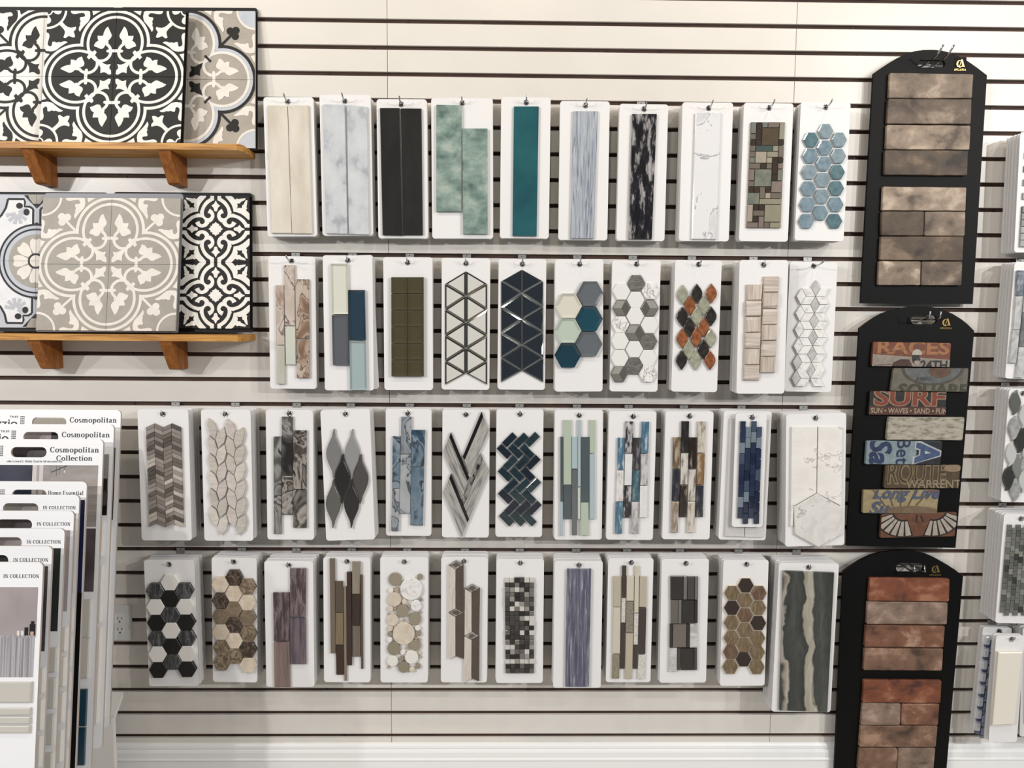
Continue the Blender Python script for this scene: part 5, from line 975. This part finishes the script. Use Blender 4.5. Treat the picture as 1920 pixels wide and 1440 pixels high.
# ------------------------------------------------------------------ concept boards in the floor rack at the left
LEAN = math.radians(8.5)
CBW = mk('concept_board_white', (236, 237, 240), rough=.3)
PIC = dict(brick=mk('photo_grey_brick', [(.3, (150, 142, 138)), (.7, (168, 160, 155))], (9, 9, 60), rough=.3), dark=mk('photo_dark_plum', [(.3, (70, 58, 62)), (.7, (100, 88, 90))], (8, 8, 8), rough=.3), navy=mk('photo_navy', [(.3, (38, 42, 60)), (.7, (66, 70, 92))], (6, 6, 6), rough=.3), black=mk('photo_black', (14, 13, 15), rough=.3), grey=mk('photo_warm_grey', [(.3, (158, 148, 148)), (.7, (172, 162, 162))], (5, 5, 5), rough=.3),
           pale=mk('photo_pale', (206, 200, 196), rough=.3), strip=mk('photo_fluted_tile', [(.35, (140, 136, 142)), (.5, (168, 165, 170)), (.65, (182, 179, 184))], (260, 1, 3), detail=1, rough=.3), bottle=mk('photo_bottle', (42, 36, 38), rough=.3), label=mk('photo_label', (222, 218, 216), rough=.3), blush=mk('photo_blush', (200, 168, 146), rough=.3), green=mk('photo_green_black', (50, 56, 54), rough=.3), royal=mk('photo_royal_blue', (30, 36, 84), rough=.3))
CT = mk('concept_cream_tile', (200, 196, 187), rough=.2, coat=.5); CTe = mk('concept_teal_tile', (12, 66, 88), rough=.15, coat=.7); CI2 = mk('concept_ivory_tile', (222, 216, 206), rough=.25, coat=.4)
class Concept:
    def __init__(s, label, tr, d, w, h, slotr, sloth, slotw, slott, grp='concept boards leaning in the white rack'):
        s.fr = Fr(pix(tr[0], tr[1], d), LEAN); o = s.fr.o+s.fr.R@Vector((-w/2, 0, -h)); s.fr = Fr(o, LEAN)
        s.w, s.h = w, h; s.e = s.fr.emp('concept_board'); tag(s.e, label, 'concept board', grp)
        out = rrect(-w/2, 0, w/2, h, .013); x1 = w/2-slotr
        plate('board', out, [rrect(x1-slotw, h-slott-sloth, x1, h-slott, sloth/2-.0003)], -.007, 0, CBW, s.e, mk('concept_board_edge', (188, 172, 160), rough=.6)); s.k = FPX/(-CAM.y-d)
    def text(s, polys, xr, zc, width, height, mat=INK, name='lettering'):
        """right end xr from the right edge, centre zc below the top"""
        x1 = s.w/2-xr; x0 = x1-width; z = s.h-zc
        inkpolys(name, fit(polys, x0, z-height/2, x1, z+height/2), [(0, 1), (1, 1), (1, 0), (0, 0)], .0004, mat, s.e, False)
    def pic(s, xl, zt, xr, zb_, mat, h=.0003, name='photo_print', th=None, bev=None, par=None):
        """rectangle: distances from right edge (xl > xr) and from the top"""
        P = [(s.w/2-xl, s.h-zb_), (s.w/2-xr, s.h-zb_), (s.w/2-xr, s.h-zt), (s.w/2-xl, s.h-zt)]
        return prism(name, P, 0, th or h, mat, par or s.e, bev)
    def logo(s, xr, zt, full=True):
        dots = [[(s.w/2-xr+i*.0045, s.h-zt-j*.0052), (s.w/2-xr+i*.0045+.003, s.h-zt-j*.0052), (s.w/2-xr+i*.0045+.003, s.h-zt-j*.0052-.003), (s.w/2-xr+i*.0045, s.h-zt-j*.0052-.003)] for i in range(3) for j in range(6)]
        inkpolys('logo_dots', dots, [(0, 1), (1, 1), (1, 0), (0, 0)], .0004, INK, s.e, False)
        s.text(text2d('zzio', .01), xr+.008, zt+.021, .062, .022)
        s.text(text2d('TILES', .01), xr+.006, zt+.002, .026, .0055)
ST = [(227, 769, .10, .414, .91), (214, 796, .145, .414, .91), (194, 824, .19, .414, .91), (163, 903, .27, .31, .91), (149, 928, .315, .31, .91), (139, 958, .36, .31, .91), (121.5, 991, .405, .31, .91), (98, 1024, .45, .31, .91), (81, 1054, .495, .31, .91)]
where = ['rearmost wide white concept board in the rack', 'wide white concept board second from the back of the rack', 'wide concept board with a two line title and a brick wall photo', 'narrow concept board with royal blue photo and black lower edge', 'narrow concept board directly in front of the royal blue one', 'narrow concept board two places in front of the royal blue one', 'narrow concept board two places behind the frontmost one', 'narrow concept board directly behind the frontmost one', 'frontmost concept board with bottles photo and cream tiles']
CBs = []
for i, (x, y, d, w, h) in enumerate(ST):
    c = Concept(where[i], (x, y), d, w, h, .158 if i < 3 else .108, .029, .100 if i < 3 else .094, .0225)
    CBs.append(c)
    if i < 3:
        c.text(serif('Cosmopolitan'), .0115, .0315, .137, .020)
        c.text(serif('Collection'), .029, .053, .101, .015)
        c.logo(.292, .019)
    elif i == 3:
        c.text(serif('Home Essential'), .0085, .031, .096, .0115); c.logo(.234, .022)
    else: c.text(serif('IN COLLECTION'), .0085, .034, .087, .0088)
c = CBs[0]; c.pic(.40, .11, .012, .32, PIC['black']); c.pic(.40, .34, .014, .88, CI2, name='tile', th=.006, bev=(.001, .001))
c = CBs[0]; c.pic(.40, .062, .20, .11, PIC['grey']); c.pic(.20, .062, .05, .11, PIC['bottle'], .0006)
c = CBs[1]; c.pic(.40, .085, .011, .19, PIC['brick']); c.pic(.40, .062, .06, .19, PIC['dark'], .0006); p = c.pic(.40, .19, .011, .26, PIC['dark']); c.pic(.024, .155, .013, .19, PIC['bottle'], .0008); c.pic(.40, .232, .013, .26, PIC['black'], .0008)
c.pic(.38, .275, .018, .375, CI2, name='tile', th=.008, bev=(.001, .001)); c.pic(.38, .40, .016, .56, CI2, name='tile', th=.008, bev=(.001, .001)); c.pic(.38, .575, .014, .84, CI2, name='tile', th=.008, bev=(.001, .001))
c = CBs[2]
c.text(text2d('refer to board 2 - British Cloud for full decorative mix', .005), .113, .0625, .155, .0062)
c.pic(.40, .073, .0115, .245, PIC['brick']); c.pic(.40, .073, .195, .245, PIC['navy'], .0006); c.pic(.195, .073, .165, .245, PIC['pale'], .0008); c.pic(.183, .073, .176, .245, PIC['grey'], .001); c.pic(.165, .073, .145, .245, PIC['brick'], .0006)
for k in range(12): c.pic(.13, .095+.0125*k, .0125, .0955+.0125*k, PIC['grey'], .0005, 'photo_joint')
inkpolys('photo_lamp_rail', strokep([(c.w/2-.143, c.h-.093), (c.w/2-.098, c.h-.074)], .0018)+[q for x, z in ((.128, .103), (.119, .097), (.105, .088)) for q in strokep([(c.w/2-x, c.h-.075), (c.w/2-x, c.h-z)], .0006)], [(0, 1), (1, 1), (1, 0), (0, 0)], .0009, PIC['bottle'], c.e, False)
c.pic(.1065, .088, .1035, .094, PIC['label'], .0009)
c.pic(.40, .25, .0115, .425, PIC['dark'])
for z0, z1, m in ((.445, .548, CT), (.552, .66, CT), (.69, .79, CTe), (.794, .895, CTe)): c.pic(.38, z0, .016, z1, m, name='tile', th=.007, bev=(.0016, .0012))
c = CBs[3]; c.pic(.30, .05, .13, .30, PIC['brick'], .0006); c.pic(.13, .05, .003, .30, PIC['royal']); c.pic(.30, .30, .002, .90, PIC['black'])
for i, m in ((4, 'dark'), (5, 'grey'), (6, 'green'), (7, 'dark')):
    c = CBs[i]; c.pic(.30, .05, .008, .26, PIC[m])
    for z0, z1 in ((.30, .36), (.375, .45), (.465, .54), (.56, .64), (.66, .74), (.76, .85)): c.pic(.29, z0, .006, z1, CI2 if i % 2 else CT, name='tile', th=.008, bev=(.0012, .001))
c = CBs[8]
c.pic(.30, .061, .0095, .178, PIC['grey']); c.pic(.30, .178, .0105, .183, PIC['strip'], .0005); c.pic(.30, .183, .0125, .278, PIC['strip']); c.pic(.30, .2285, .0125, .2292, PIC['grey'], .0006)
for x0, x1, z0, z1, m in ((.026, .012, .150, .1775, 'bottle'), (.023, .015, .143, .150, 'bottle'), (.038, .029, .158, .1775, 'bottle'), (.046, .040, .166, .1775, 'label'), (.056, .050, .166, .1775, 'label'), (.046, .040, .166, .169, 'bottle'), (.056, .050, .166, .169, 'bottle'), (.0235, .0155, .168, .1775, 'blush')):
    c.pic(x0, z0, x1, z1, PIC[m], .0009 if m != 'bottle' else .0007, 'photo_bottle')
for z0, z1 in ((.287, .337), (.349, .367), (.370, .388), (.391, .409)): c.pic(.29, z0, .0125, z1, CT, name='tile', th=.007, bev=(.0028, .002))
# rack
RW = mk('rack_white', (226, 223, 218), rough=.4)
e = empty('board_rack', (-1.1, -.2, 0)); tag(e, 'white floor rack carrying the leaning concept boards', 'rack')
def loc(V): return [(x+1.1, y+.2, z) for x, y, z in V]
box('body', (-1.56+1.1, -.105+.2, 0), (pix(213, 1400, .105).x+1.1, -.088+.2, pix(213, 1345, .1).z), RW, e)
A_ = pix(231, 1297, .03); B_ = pix(211, 1352, .10)
pf = [(A_.y, A_.z), (A_.y, A_.z-.016), (B_.y, B_.z-.016), (B_.y-.004, B_.z), (B_.y, B_.z+.004)]; m_ = len(pf)
mesh('ledge', loc([(x, y, z) for x in (-1.56, (A_.x+B_.x)/2) for y, z in pf]), [list(range(m_)), list(range(m_, 2*m_))]+[[i, (i+1) % m_, m_+(i+1) % m_, m_+i] for i in range(m_)], RW, e)
for i, c in enumerate(CBs[3:], 3):                      # steps that carry the front boards
    p = c.fr.o; box('step', (p.x-c.w/2+.004+1.1, p.y-.012+.2, 0), (p.x+c.w/2-.004+1.1, p.y+.020+.2, p.z-.002), RW, e)
